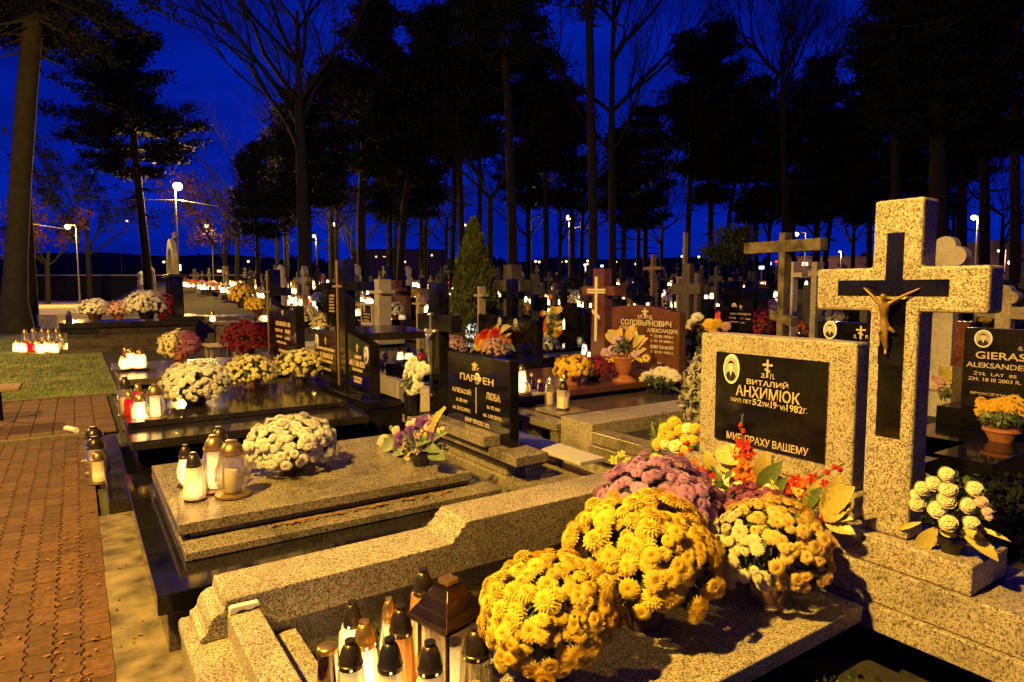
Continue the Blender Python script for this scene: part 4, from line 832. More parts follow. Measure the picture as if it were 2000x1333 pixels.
# ------------------------------------------------------------------ things on grave 3
gw = 'white chrysanthemum pots'
mpx('large white chrysanthemum in dark bowl beside the red candles', 381, 750, 128, .524, .20, .10, 298, .031, 'petal_white', potmat='pot_brown', pr=.12, lo=-.42, split=True, group=gw)
mpx('cream white chrysanthemum in clear wrapper, middle of the black slab', 489, 726, 98, .524, .17, .12, 260, .025, 'petal_cream', potmat='terracotta', pr=.10, lo=-.40, foil=True, split=True, group=gw, gap=.15)
mpx('cream white chrysanthemum before the slanted black steles', 586, 714, 94, .524, .18, .12, 250, .026, 'petal_cream', potmat='pot_brown', pr=.10, lo=-.42, foil=True, split=True, group=gw, gap=.18)
gg = 'candles at the corner of the black slab'
cbase('brightly glowing white lattice candle at the black slab corner', 276, 827, .475, 58, 17, .27, body='bulb', gl='glass_frost', lit='candle_glow', ribs=16, group=gg, cr=.05)
cbase('red glass candle with gold cap beside the glowing lattice one', 254, 822, .475, 56, 9, .25, body='straight', gl='glass_red', lit='candle_glow_red', group=gg)
cbase('red glass candle half hidden behind the glowing lattice one', 271, 806, .524, 56, 10, .27, body='straight', gl='glass_red', lit='candle_glow_red', group=gg)
cbase('tall clear candle with dark gold cap at the slab edge', 247, 812, .475, 74, 14, .30, body='straight', gl='glass_clear', cap='dark_cap', lit=None, group=gg)
cbase('wide clear bowl candle with gold dome cap on the black slab', 304, 818, .524, 66, 19, .30, body='bulb', gl='glass_clear', lit='candle_glow_soft', group=gg)
# ------------------------------------------------------------------ things on grave 4
mum_far('half cream half mauve chrysanthemum in terracotta pot', tuple(g(353, 708, .523)), .30, .22, 260, .030, 'petal_cream', 'terracotta', .12, .16, -.5, sector=(.83, -.56, .22, 'petal_mauve'))
mum_far('dark burgundy chrysanthemum dome before the black stele', tuple(g(482, 695, .523)), .38, .30, 330, .034, 'petal_burgundy', 'terracotta', .14, .14, -.35)
gg = 'candles on a tray at the umber slab'
tr = g(262, 722, .523); T = thing('tray', 'small stone tray under the glowing candles of the umber slab', 'tray', (tr.x, tr.y, .523)); MB().box(tr.x - .26, tr.x + .24, tr.y - .13, tr.y + .20, .523, .553).build('plate', 'granite_umber', T, .004)
cbase('round glowing candle at the left of the stone tray', 242, 722, .554, 28, 9, .2, body='bulb', gl='glass_frost', lit='candle_glow', group=gg)
cbase('tall glowing candle in the middle of the stone tray', 256, 720, .554, 38, 9, .22, body='straight', gl='glass_frost', lit='candle_glow', group=gg)
cbase('square glowing candle at the right of the stone tray', 275, 720, .554, 36, 10, .25, body='straight', gl='glass_frost', lit='candle_glow', group=gg)
cbase('red candle with gold cap at the back of the stone tray', 246, 714, .554, 34, 6, .28, body='straight', gl='glass_red', lit='candle_glow_red', group=gg)
# ------------------------------------------------------------------ bench behind grave 2, row of graves behind it
BN = thing('bench', 'narrow pale bench board on two posts behind the black couple stele', 'bench', (2.84, 3.9, 0))
MB().box(2.735, 2.955, 3.235, 4.75, .425, .452).build('seat', 'bench_board', BN, .004)
for yy in (3.62, 4.5): MB().lathe([(.030, -.02), (.030, .424)], 10, (2.86, yy, 0)).build('leg', 'pole_paint', BN, 0, True)
struct(obj('back_walk', mk('back_walk', [(2.66, 2.95, -.006), (3.66, 2.95, -.006), (3.66, 12, -.006), (2.66, 12, -.006)], [(0, 1, 2, 3)], 'paver_cross')))
SG = thing('grave', 'brown polished granite grave with brown cross and arched stele', 'grave', (5.2, 6.3, 0), group='second row of graves')
for z0, z1 in ((.26, .33), (.0, .08)): box('foot_bar', 'granite_fine', SG, 3.70, 3.92, 4.72, 5.72, z0, z1, .006)
for yy in (4.72, 5.2, 5.6): box('foot_post', 'granite_fine', SG, 3.715, 3.90, yy, yy + .12, .083, .257, .004)
box('foot_block', 'granite_fine', SG, 3.70, 3.93, 5.74, 7.7, -.02, .33, .006)
box('fill_slab', 'granite_umber', SG, 3.94, 6.30, 4.72, 5.76, .02, .31, .004)
box('body', 'granite_umber', SG, 3.95, 6.35, 5.85, 7.6, -.02, .35); box('slab', 'granite_brown', SG, 3.94, 6.42, 5.80, 7.68, .353, .425, .005)
box('stele_plinth', 'granite_brown', SG, 6.40, 6.78, 5.55, 7.75, -.02, .50, .005)
MB().prism([(5.72, .503), (7.00, .503), (7.00, 1.335)] + [(7.0 - 1.28 * t, 1.335 + .05 * math.sin(math.pi * min(1, t * 1.1)) - .04 * t * t) for t in [i / 14 for i in range(1, 14)]] + [(5.72, 1.292)], 'x', 6.5, 6.62).build('stele', 'granite_brown', SG, .004)
X6 = 6.498
m = MB(); m.prism([(7.14, .503), (7.48, .503), (7.435, 1.504), (7.68, 1.504), (7.68, 1.640), (7.425, 1.640), (7.425, 1.905), (7.185, 1.905), (7.185, 1.640), (6.955, 1.640), (6.955, 1.504), (7.175, 1.504)], 'x', 6.5, 6.66)
cs = m.build('cross', 'granite_brown', SG, .006)
a, b = onX(1165, 541, 6.497), onX(1165, 667, 6.497); yy = a.y; h_ = a.z - b.z
ci = MB(); ci.box(6.488, 6.501, yy - .026, yy + .026, b.z, a.z); za = onX(1165, 569, 6.497).z; ci.box(6.486, 6.501, yy - .20, yy + .20, za - .034, za - .006); ci.box(6.486, 6.501, yy - .20, yy + .20, za + .006, za + .034)
zs = onX(1165, 614, 6.497).z; ci.prism([(yy + .085, zs + .02), (yy + .085, zs + .075), (yy - .085, zs - .025), (yy - .085, zs - .08)], 'x', 6.501, 6.485); ci.build('orthodox_inlay', 'pale_letter', cs)
ocross(SG, X6, onX(1260, 610, X6).y, onX(1260, 622, X6).z, onX(1260, 603, X6).z, .12, 'pale_letter')
for a_ in (('З.П.', 1245, 615, 622, 1256), ('Р.Б.', 1263, 616, 624, 1275), ('СОЛОВЬЯНОВИЧ', 1213, 623, 634, 1311), ('СТЕФАН', 1211, 636, 643, 1244), ('АЛЕКСАНДРА', 1264, 641, 650, 1324), ('*  23 02 1918 г.', 1271, 653, 659, 1316), ('†  01 10 2000 г.', 1271, 663, 669, 1316), ('ЕВГЕНИЙ', 1271, 672, 680, 1315), ('†  22 01 1953 г.', 1271, 684, 690, 1316), ('ИХ', 1284, 707, 713, 1293)): lpx(SG, a_[0], X6, *a_[1:], mat='pale_letter')
zt = .427
mum_far('small gold chrysanthemum in terracotta pot on the brown slab', tuple(g(1120, 752, zt)), .23, .16, 170, .030, 'petal_gold', 'terracotta', .11, .14, -.4)
mum_far('low dark purple posy behind the small gold chrysanthemum', tuple(g(1158, 742, zt)), .28, .18, 170, .030, 'petal_magenta', 'pot_black', .1, .05, -.2, sector=(.3, .3, .1, 'petal_purple'), cat='posy', name='posy')
# terracotta urn with mixed flowers
bb = tuple(g(1219, 744, zt)); Xu = bb[0]; T, add, leaf, stem = arrangement('flower_urn', 'fluted terracotta urn of daisies and lilac roses before the brown stele', bb, Xu)
s_ = fdist(Vector(bb)) / F
o = MB().lathe([(24 * s_, 0), (22 * s_, 3 * s_), (9 * s_, 11 * s_), (12 * s_, 17 * s_), (18 * s_, 26 * s_), (21 * s_, 42 * s_), (24 * s_, 45 * s_), (24 * s_, 48 * s_), (20 * s_, 48 * s_)], 28, ribs=14, amp=.03).build('urn', 'terracotta', None, 0, True); o.parent = T
for px, py, w in ((1245, 688, 20), (1218, 688, 20), (1200, 700, 20), (1232, 700, 20), (1211, 705, 16), (1190, 690, 18), (1262, 700, 18), (1185, 705, 16)): add('daisy', 'petal_gold', px, py, w, nrm=(-.7, -.5, .35))
for px, py, w in ((1210, 669, 28), (1200, 688, 28), (1240, 695, 18), (1183, 690, 18), (1250, 690, 16)): add('rose', 'petal_lilac', px, py, w)
for l in ((1215, 680, 1188, 645, 1.0), (1210, 680, 1192, 655, 1.2), (1205, 668, 1215, 640, 1.2), (1235, 680, 1262, 656, .9), (1240, 685, 1268, 660, .7), (1240, 695, 1264, 682, 1.0), (1235, 690, 1255, 710, .8), (1225, 670, 1240, 632, .9), (1195, 670, 1183, 652, .9), (1245, 665, 1235, 640, .8)): leaf('wheat' if random.random() < .5 else 'leaf_yellow', *l)
for l in ((1205, 700, 1190, 680, .7), (1230, 700, 1250, 680, .7), (1220, 690, 1225, 660, .6)): leaf('dark_leaf', *l)
foliage(T, (0, 0, 66 * s_), 30 * s_, 24 * s_, 150, .035)
bb = tuple(g(1290, 768, .312)); T, add, leaf, stem = arrangement('flower_box', 'white lily arrangement in low black box beside the urn', bb, bb[0]); o = MB().box(-.12, .12, -.12, .12, 0, .09).build('box', 'pot_black', None, .01); o.parent = T
for px, py, w in ((1262, 735, 22), (1275, 730, 24), (1290, 727, 28), (1300, 728, 26), (1314, 732, 24), (1322, 738, 20), (1285, 738, 22), (1305, 740, 22), (1255, 740, 16)): add('lily' if px % 2 else 'mum', 'petal_white', px, py, w)
for l in ((1280, 755, 1262, 765, .5), (1305, 755, 1330, 768, .5), (1290, 750, 1292, 775, .5), (1300, 750, 1322, 745, .6)): leaf('dark_leaf', *l)
foliage(T, (0, 0, .14), .24, .10, 170, .04)
gg = 'candles on the brown granite slab'
tr = g(1092, 801, .33); T = thing('tray', 'square stone plate under two clear candles on the foot bars', 'tray', (tr.x, tr.y, .333)); MB().box(3.93, 4.32, 4.95, 5.38, .333, .365).build('plate', 'granite_fine', T, .005)
cbase('clear angel-shaped candle with pale cap on the square plate', 1074, 793, .366, 58, 10, .30, body='taper', gl='glass_clear', cap='silver', base='silver', lit=None, group=gg, ribs=6)
cbase('square frosted candle with dark cap on the square plate', 1100, 800, .366, 54, 13, .30, body='square', gl='glass_frost', cap='dark_cap', base='dark_cap', lit=None, group=gg)
tr = g(1030, 771, zt); T = thing('tray', 'pale stone plate under the glowing candle behind the couple stele', 'tray', (tr.x, tr.y, zt)); MB().box(tr.x - .28, tr.x + .22, tr.y - .12, tr.y + .12, zt, zt + .03).build('plate', 'granite_pale', T, .004)
cbase('tall glowing white candle just right of the black couple stele', 1018, 768, zt + .032, 54, 11, .2, body='taper', gl='glass_frost', lit='candle_glow', group=gg)
cbase('small clear candle next to the glowing white one', 1029, 769, zt + .032, 28, 8, .3, body='bulb', gl='glass_clear', lit=None, cap='silver', group=gg)
cbase('small dark red candle behind the pale plate', 1039, 762, zt, 34, 8, .25, body='jar', gl='glass_dark', lit=None, group=gg)
cbase('small black-red candle with gold cap right of the pale plate', 1055, 770, zt, 30, 9, .28, body='jar', gl='glass_dark', lit=None, group=gg)
# plot with green ground cover behind the plaque
GP = thing('grave', 'granite-kerbed plot filled with green ground cover left of the plaque', 'grave', (4.6, 3.8, 0), group='second row of graves')
box('side_kerb', 'granite_speckled', GP, 3.70, 6.3, 4.22, 4.66, .10, .42, .006); box('foot_kerb', 'granite_fine', GP, 3.68, 3.86, 2.3, 4.20, .26, .36, .006); box('foot_kerb', 'granite_fine', GP, 3.64, 3.90, 2.3, 4.20, .14, .255, .006); box('foot_base', 'concrete_old', GP, 3.72, 3.95, 2.3, 4.64, -.02, .135)
MB().box(3.95, 6.2, 2.3, 4.2, -.02, .30).build('soil_bed', 'soil', GP)
o = foliage(GP, (5.0, 3.3, .30), 1.2, .10, 4200, .035, 'leaf_green', .0, 'ground_cover', -.2); o.location = (-4.6, -3.8, 0)
T = thing('shrub', 'silvery feathery shrub against the left side of the framed plaque', 'shrub', (4.55, 3.62, .28)); foliage(T, (0, 0, .36), .30, .52, 2600, .035, 'grey_shrub', .1); MB().tube([(4.55, 3.62, .25), (4.56, 3.62, .6)], [.02, .01], 6).build('stem', 'bark_dark', T)
# black twin tomb behind the couple stele
BT = thing('grave', 'wide black twin tomb with portraits on both steles, behind the couple stele', 'grave', (5.4, 10, 0), group='second row of graves')
box('body', 'granite_black', BT, 3.9, 6.9, 8.2, 12.0, -.02, .30); box('slab', 'granite_black_grey', BT, 4.3, 6.35, 8.5, 11.7, .303, .40, .005); box('stele_plinth', 'granite_black', BT, 6.36, 6.9, 8.5, 11.9, .303, .47, .005)
XB = 6.5
y0, y1, y2, y3_ = onX(1048, 640, XB).y, onX(1000, 640, XB).y, onX(985, 640, XB).y, onX(934, 640, XB).y
MB().prism([(y0, .473), (y1, .473), (y1, 1.10), (y0, 1.06)], 'x', XB, XB + .14).build('stele', 'granite_black', BT, .005); MB().prism([(y2, .473), (y3_, .473), (y3_, 1.12), (y2, 1.10)], 'x', XB, XB + .14).build('stele', 'granite_black', BT, .005)
ym = (y1 + y2) / 2; m = MB(); m.box(XB + .02, XB + .16, ym - .09, ym + .09, .473, 1.78).box(XB + .022, XB + .158, ym - .28, ym + .28, 1.42, 1.56); m.build('cross', 'granite_black', BT)
for px, py in ((976, 628), (1007, 631)): q = onX(px, py, XB); oval(BT, XB, q.y, q.z, .055, .075)
gg = 'flowers on the black twin tomb'
mum_far('round pink chrysanthemum by the silver crucifix', tuple(g(884, 702, .403)), .24, .20, 170, .026, 'petal_rose', group=gg)
mum_far('round pink chrysanthemum behind the top edge of the couple stele', tuple(g(968, 707, .403)), .24, .20, 170, .026, 'petal_rose', group=gg)
bb = tuple(g(965, 697, .403)); T, add, leaf, stem = arrangement('flower_arrangement', 'orange and deep red arrangement on the black twin tomb', bb, bb[0] + .1); pot(T, .1, .1, 'pot_black')
for px, py, w, mt in ((950, 672, 34, 'petal_gold'), (940, 665, 30, 'petal_orange'), (962, 660, 28, 'petal_orange'), (948, 654, 26, 'petal_red'), (970, 650, 28, 'petal_red'), (968, 662, 26, 'petal_red'), (958, 668, 24, 'petal_red'), (985, 662, 26, 'petal_orange'), (936, 676, 24, 'petal_yellow'), (990, 668, 20, 'petal_orange')): add('mum', mt, px, py, w)
for l in ((975, 655, 1000, 638, .8), (970, 650, 976, 630, .9), (960, 655, 957, 643, .7), (985, 672, 1007, 688, .8), (985, 665, 1000, 652, .6), (930, 680, 918, 690, .8), (990, 680, 1000, 672, .8)): leaf('leaf_yellow' if random.random() < .5 else 'leaf_green', *l)
gg = 'candles on the black twin tomb'
cbase('bright cold white candle with black cap on the twin tomb', 921, 664, .403, 44, 12, .3, body='jar', gl='glass_frost', cap='black_paint', base='dark_cap', lit='candle_cool', group=gg)
cbase('glowing red candle left of the cold white one', 903, 664, .403, 24, 6, .25, body='jar', gl='glass_red', lit='candle_glow_red', group=gg)
mum_far('white chrysanthemum dome behind the cold white candle', tuple(g(926, 652, .30)), .42, .40, 170, .045, 'petal_white')
# pale kerbed grave left of the silver crucifix with candles
PG = thing('grave', 'pale stone kerbed grave with black heart slab left of the silver crucifix', 'grave', (5, 8.3, 0), group='second row of graves')
box('foot_kerb', 'granite_pale', PG, 3.60, 3.78, 7.0, 9.4, -.02, .34, .006); box('side_kerb', 'granite_pale', PG, 3.78, 6.1, 7.78, 7.95, -.02, .33, .005)
hp = [(4.25 + .55 * math.cos(t), 8.75 + .42 * math.sin(t)) for t in [2 * math.pi * i / 18 for i in range(18)]]; MB().prism(hp, 'z', .30, .52).build('heart_slab', 'granite_black', PG, .02)
gg = 'candles left of the silver crucifix'
for lab_, x, y, hh, rr, k in (('glowing white candle left of the silver crucifix, nearer the slanted stele', 782, 714, 36, 7, dict(body='taper', gl='glass_frost', lit='candle_glow')), ('glowing white candle left of the silver crucifix, nearer the white flowers', 799, 716, 36, 9, dict(body='jar', gl='glass_frost', lit='candle_glow')), ('ruby glass candle with gold tip beside the silver crucifix', 823, 712, 30, 7, dict(body='bulb', gl='glass_red', lit='candle_glow_red')), ('small gold-lidded candle on the black heart slab', 753, 702, 16, 5, dict(body='jar', gl='glass_dark', lit=None))): cbase(lab_, x, y, .35, hh, rr, .28, group=gg, **k)
bb = (2.36, 5.02, .30); T, add, leaf, stem = arrangement('flower_vase', 'tall black vase of white chrysanthemums at the silver crucifix', bb, 2.36)
o = MB().lathe([(.055, 0), (.06, .02), (.05, .08), (.065, .2), (.072, .40), (.06, .40)], 18).build('vase', 'granite_black', None, 0, True); o.parent = T
for px, py in ((806, 705), (800, 715), (812, 716), (797, 728), (806, 732), (795, 745), (806, 748), (800, 758), (812, 760), (805, 768), (818, 752), (824, 716), (832, 722), (822, 728), (796, 736), (815, 740)): add('mum', 'petal_white', px, py, 22, nrm=(-.8, -.35, .35))
for l in ((815, 745, 822, 735, .8), (800, 752, 782, 757, .6), (818, 735, 826, 742, .8), (822, 742, 815, 755, .6)): leaf('leaf_green', *l)
foliage(T, (0, .02, .46), .09, .16, 80, .03)
# grey cross on stepped base with framed plaque
CG = thing('grave', 'grey stone cross on stepped base with framed portrait plaque', 'grave', (6.7, 15.8, 0), group='second row of graves')
XC = 6.5
def bx(x0, y0, x1, y1, Xf, dep, nm, mat, par=CG, bv=.008):
    a, b = onX(x0, y0, Xf), onX(x1, y1, Xf); return MB().box(Xf, Xf + dep, min(a.y, b.y), max(a.y, b.y), min(a.z, b.z), max(a.z, b.z)).build(nm, mat, par, bv)
bx(690, 676, 745, 712, XC - .12, .9, 'base_step', 'granite_pale'); bx(692, 652, 738, 674, XC - .05, .75, 'base_block', 'granite_pale'); bx(690, 640, 737, 651, XC - .10, .85, 'base_cap', 'granite_pale'); bx(730, 546, 741, 639, XC + .1, .35, 'cross_shaft', 'granite_pale'); bx(721, 567, 745, 574, XC + .08, .39, 'cross_arm', 'granite_pale')
bx(704, 592, 726, 638, XC + .05, .12, 'plaque_frame', 'granite_pale'); pq = bx(706, 596, 724, 630, XC + .04, .02, 'plaque', 'granite_black'); q = onX(711, 602, XC + .04); oval(CG, XC + .04, q.y, q.z, .08, .12)
for z_ in (612, 618, 624): strokes(CG, XC + .038, 710, z_, z_ + 3, 722)
BR = thing('grave', 'reddish brown double stele with metal cross behind the grey stone cross', 'grave', (9.5, 19.5, 0), group='third row of graves')
XR = 9.3; bx(745, 578, 766, 640, XR, .2, 'stele', 'granite_brown', BR); bx(768, 578, 793, 640, XR, .2, 'stele', 'granite_brown', BR); bx(762, 548, 774, 640, XR + .1, .25, 'cross_shaft', 'granite_brown', BR); bx(757, 562, 779, 570, XR + .08, .3, 'cross_arm', 'granite_brown', BR); box('base', 'granite_umber', BR, 9.1, 9.9, onX(793, 600, XR).y - .1, onX(745, 600, XR).y + .1, -.02, .55)
BF = thing('grave', 'black framed stele with gold lines left of the tall brass-lined cross', 'grave', (5, 12.8, 0), group='second row of graves')
XF = 4.4; bx(641, 563, 656, 650, XF, .14, 'stele', 'granite_black', BF); bx(628, 563, 640, 640, XF + .05, .12, 'stele', 'granite_black', BF); bx(620, 556, 664, 562, XF - .05, .3, 'cap', 'granite_black', BF)
for z_ in range(576, 612, 6): strokes(BF, XF - .001, 643, z_, z_ + 3.4, 653)
bx(600, 640, 680, 668, XF - 1.2, 1.5, 'slab', 'granite_black_grey', BF)
mum_far('pale cream chrysanthemum before the black framed stele', tuple(g(600, 640, .40)), .42, .33, 200, .05, 'petal_cream', 'pot_black', group='chrysanthemums before the black framed stele')
mum_far('flat bright yellow chrysanthemum before the black framed stele', tuple(g(641, 638, .40)), .32, .22, 90, .07, 'petal_yellow', 'pot_black', group='chrysanthemums before the black framed stele')
mum_far('cream dome chrysanthemum just above the left slanted stele', tuple(g(640, 672, .40)), .36, .34, 240, .04, 'petal_cream', 'pot_brown', group='chrysanthemums before the black framed stele')
T = thing('stone_ledge', 'stepped pale stone ledge behind the black text stele', 'grave', tuple(g(598, 700, 0))); p = g(598, 690, .2)
for i in range(3): MB().box(p.x - .5, p.x + 1.0, p.y - .7 + i * .12, p.y + .8, i * .13, i * .13 + .126).build('step', 'granite_pale', T, .006)
# ------------------------------------------------------------------ right of the picture: steles and crosses behind the tall cross
def dX(px, d): p = gp(px, d); return p.x            # plane X met at distance d in that column
gr3 = 'graves behind the tall granite cross'
GI = thing('grave', 'black stele with oval portrait and gold Polish lettering at the right edge', 'grave', (7.3, 2.0, 0), group=gr3)
XG = 7.2; a, b = onX(1884, 640, XG), onX(2060, 800, XG); MB().box(XG, XG + .14, b.y, a.y, .45, a.z).build('stele', 'granite_black_grey', GI, .006)
box('plinth', 'granite_black', GI, XG - .15, XG + .3, b.y - .2, a.y + .15, -.02, .447); box('slab', 'granite_black', GI, 5.6, 7.0, b.y - .1, a.y + .1, .02, .30)
q = onX(1921, 662, XG); oval(GI, XG, q.y, q.z, .075, .086)
for a_ in (('Ś.', 1989, 677, 685, 2000), ('GIERASIMCZUK', 1906, 686, 700, 2062), ('ALEKSANDER', 1888, 706, 716, 2012), ('ŻYŁ  LAT  85', 1902, 724, 732, 1986), ('ZM. 18 III 2003 R.', 1891, 735, 742, 1995), ('SPOCZYWAJ', 1895, 764, 770, 1985)): lpx(GI, a_[0] if a_[0] != 'GIERASIMCZUK' else 'GIERAS', XG, *(a_[1:] if a_[0] != 'GIERASIMCZUK' else (1906, 686, 700, 2004)))
bb = tuple(g(1956, 862, .30)); T, add, leaf, stem = arrangement('flower_pot', 'terracotta bowl of yellow daisies before the black stele at the right edge', bb, bb[0]); s_ = fdist(Vector(bb)) / F
o = MB().lathe([(20 * s_, 0), (30 * s_, 20 * s_), (33 * s_, 21 * s_), (33 * s_, 27 * s_), (28 * s_, 27 * s_)], 22).build('bowl', 'terracotta', None, 0, True); o.parent = T
for i in range(46): add('daisy' if i % 3 else 'mum', 'petal_gold', random.uniform(1912, 1998), random.gauss(796, 8), random.uniform(16, 24), nrm=(-.5, -.4, .7))
foliage(T, (0, 0, 44 * s_), 44 * s_, 20 * s_, 420, .03, 'leaf_green', .1)
def trefoil(label, x, ytop, d, wpx, ybase, mat='granite_pale', group=gr3):
    Xt = dX(x, d); T = thing('grave', label, 'grave', (Xt, gp(x, d).y, 0), group=group); c = onX(x, ytop, Xt); s_ = fdist(c) / F; w = wpx * s_
    def disc(yc, zc, r): return [(yc + r * math.cos(t), zc + r * math.sin(t)) for t in [2 * math.pi * i / 20 for i in range(20)]]
    zt_ = c.z - w * .55; za_ = zt_ - w * 1.5
    MB().box(Xt, Xt + .16, c.y - w * .5, c.y + w * .5, .3, zt_).build('shaft', mat, T, .006); MB().box(Xt + .003, Xt + .157, c.y - w * 1.4, c.y + w * 1.4, za_ - w * .45, za_ + w * .45).build('arm', mat, T, .006)
    for k, (yy, zz) in enumerate(((0, zt_ + w * .12), (w * .45, zt_ - w * .35), (-w * .45, zt_ - w * .35), (w * 1.45, za_ + w * .1), (-w * 1.45, za_ + w * .1))): MB().prism(disc(c.y + yy, zz, w * .46), 'x', Xt - .002 - .001 * k, Xt + .162 + .001 * k).build('lobe', mat, T, .004)
    MB().box(Xt - .15, Xt + .35, c.y - w * 1.6, c.y + w * 1.6, -.02, .297).build('base', mat, T, .006); return T
trefoil('pale trefoil-ended stone cross behind the tall granite cross', 1846, 463, 8.2, 42, 740)
trefoil('second pale trefoil cross at the right edge, farther back', 1962, 558, 8.0, 26, 640, 'granite_coarse')
T = thing('grave', 'small brown stele between the pale trefoil cross and the black stele', 'grave', (6, 2.6, 0), group=gr3); bx(1864, 628, 1890, 720, 7.7, .14, 'stele', 'granite_brown', T); bx(1860, 715, 1886, 790, 7.6, .3, 'plinth', 'granite_umber', T)
bb = tuple(g(1846, 790, .35)); T, add, leaf, stem = arrangement('flower_arrangement', 'pink lilies with pale leaves before the pale trefoil cross', bb, bb[0])
for px, py, w in ((1830, 752, 24), (1845, 745, 26), (1838, 765, 24), (1850, 760, 22), (1826, 740, 18)): add('lily', 'petal_rose', px, py, w)
for l in ((1845, 745, 1880, 722, .7), (1840, 740, 1835, 712, .9), (1850, 750, 1888, 745, .5), (1848, 755, 1870, 780, .6), (1840, 740, 1860, 715, .8)): leaf('leaf_yellow', *l)
stem([onX(1846, 785, bb[0]), onX(1842, 750, bb[0])], .01); foliage(T, (0, 0, .12), .08, .14, 80, .03, 'leaf_green')
OB = thing('grave', 'black stele with oval portrait seen between plaque and tall cross', 'grave', (4.9, 3.3, 0), group=gr3)
XO = 4.7; a, b = onX(1597, 628, XO), onX(1740, 660, XO); MB().box(XO, XO + .14, b.y, a.y, .40, a.z).build('stele', 'granite_black', OB, .006); box('plinth', 'granite_black', OB, XO - .2, XO + .35, b.y - .2, a.y + .2, -.02, .397)
q = onX(1622, 645, XO); oval(OB, XO, q.y, q.z, .052, .070); q = onX(1682, 648, XO); ocross(OB, XO, q.y, onX(1682, 663, XO).z, onX(1682, 637, XO).z, .07); lpx(OB, 'Ś.', XO, 1667, 653, 661, 1674); lpx(OB, 'P.', XO, 1691, 655, 662, 1697)
# tall plain orthodox cross of grey concrete
def big_cross(label, x0, x1, ytop, d, arm, slant, mat, group, cat='cross', name='memorial_cross', depth=.16):
    Xk = dX((x0 + x1) / 2, d); T = thing(name, label, cat, (Xk, gp((x0 + x1) / 2, d).y, 0), group=group)
    a, b = onX(x0, ytop, Xk), onX(x1, ytop, Xk); MB().box(Xk, Xk + depth, b.y, a.y, -.05, a.z).build('shaft', mat, T, .006)
    l, r_ = onX(arm[0], arm[2], Xk), onX(arm[1], arm[3], Xk); MB().box(Xk - .004, Xk + depth + .004, r_.y, l.y, min(l.z, r_.z) , max(l.z, r_.z)).build('arm', mat, T, .006)
    if slant:
        p0, p1 = onX(slant[0], slant[1], Xk), onX(slant[2], slant[3], Xk); t = .06; MB().prism([(p0.y, p0.z - t), (p0.y, p0.z + t), (p1.y, p1.z + t), (p1.y, p1.z - t)], 'x', Xk - .006, Xk + depth + .006).build('slanted_bar', mat, T, .005)
    return T
gcx = 'tall crosses right of the brown stele'
big_cross('tall grey concrete cross with slanted lower bar behind the plaque', 1522, 1534, 455, 8.5, (1453, 1602, 475, 489), (1503, 614, 1545, 630), 'concrete', gcx)
big_cross('grey stone cross close right of the tall concrete cross', 1541, 1550, 512, 11.5, (1539, 1566, 533, 542), None, 'granite_pale', gcx)
big_cross('plain grey stone post cross beside the tall granite cross arm', 1585, 1596, 512, 8.0, (1578, 1600, 530, 540), None, 'granite_grey', gcx)
big_cross('thin weathered wooden cross above the brown stele', 1271, 1275, 498, 19, (1256, 1290, 522, 527), None, 'wood_bench', gcx)
big_cross('pale slim cross pair post right of the brown stele', 1334, 1338, 455, 21, (1320, 1356, 541, 545), None, 'wood_slat', gcx)
big_cross('pale slim lower cross beside the taller one', 1321, 1325, 545, 19, (1306, 1340, 558, 562), None, 'wood_slat', gcx)
NA = thing('grave', 'black arch-topped stele with gold name right of the brown stele', 'grave', (9, 6, 0), group=gr3)
XN = dX(1448, 11.5); a, b = onX(1421, 650, XN), onX(1472, 582, XN); c = onX(1432, 605, XN)
MB().prism([(b.y, .2), (a.y, .2), (a.y, c.z - .1), (c.y, c.z), (c.y - .12, c.z + .12), (b.y + .25, b.z), (b.y, b.z)], 'x', XN, XN + .15).build('stele', 'granite_black', NA, .006); MB().box(XN - .3, XN + .4, b.y - .2, a.y + .2, -.02, .197).build('base', 'granite_umber', NA)
lpx(NA, 'NALIWAJKO', XN, 1427, 611, 616, 1466); q = onX(1434, 599, XN); oval(NA, XN, q.y, q.z, .05, .065, False); ocross(NA, XN, onX(1447, 602, XN).y, onX(1447, 605, XN).z, onX(1447, 596, XN).z, .07)
for s4 in ((1422, 619, 623, 1438), (1446, 621, 624, 1454), (1457, 622, 625, 1466), (1422, 627, 630, 1442), (1446, 629, 632, 1454)): strokes(NA, XN, *s4)
big_cross('short black cross with small gold figure left of the arch-topped stele', 1407, 1414, 585, 11.0, (1397, 1426, 599, 608), None, 'granite_black', gr3)
bb = tuple(gp(1372, 9.0)); T, add, leaf, stem = arrangement('flower_arrangement', 'white and orange wreath between brown stele and plaque', bb, bb[0])
for px, py, w, mt in ((1362, 622, 26, 'petal_white'), (1352, 632, 22, 'petal_white'), (1345, 645, 20, 'petal_white'), (1350, 662, 26, 'petal_white'), (1385, 636, 24, 'petal_gold'), (1400, 632, 22, 'petal_gold'), (1372, 640, 22, 'petal_orange'), (1392, 645, 20, 'petal_gold'), (1345, 680, 20, 'petal_cream'), (1418, 638, 20, 'petal_rose'), (1355, 650, 18, 'petal_red')): add('rose' if px % 2 else 'mum', mt, px, py, w, nrm=(-.8, -.3, .4))
stem([(bb[0], bb[1], 0), (bb[0], bb[1], 1.05)], .05, 'bark_dark'); foliage(T, (0, 0, .85), .25, .38, 240, .06)
mum_far('magenta red chrysanthemum beside the arch-topped stele', tuple(at(1490, 655, 11)), .17, .24, 110, .032, 'petal_magenta', 'pot_black', lo=-.6)
bb = tuple(at(1082, 690, 12.5)); T, add, leaf, stem = arrangement('flower_spray', 'tall orange and white flower spray right of the black twin tomb', bb, bb[0])
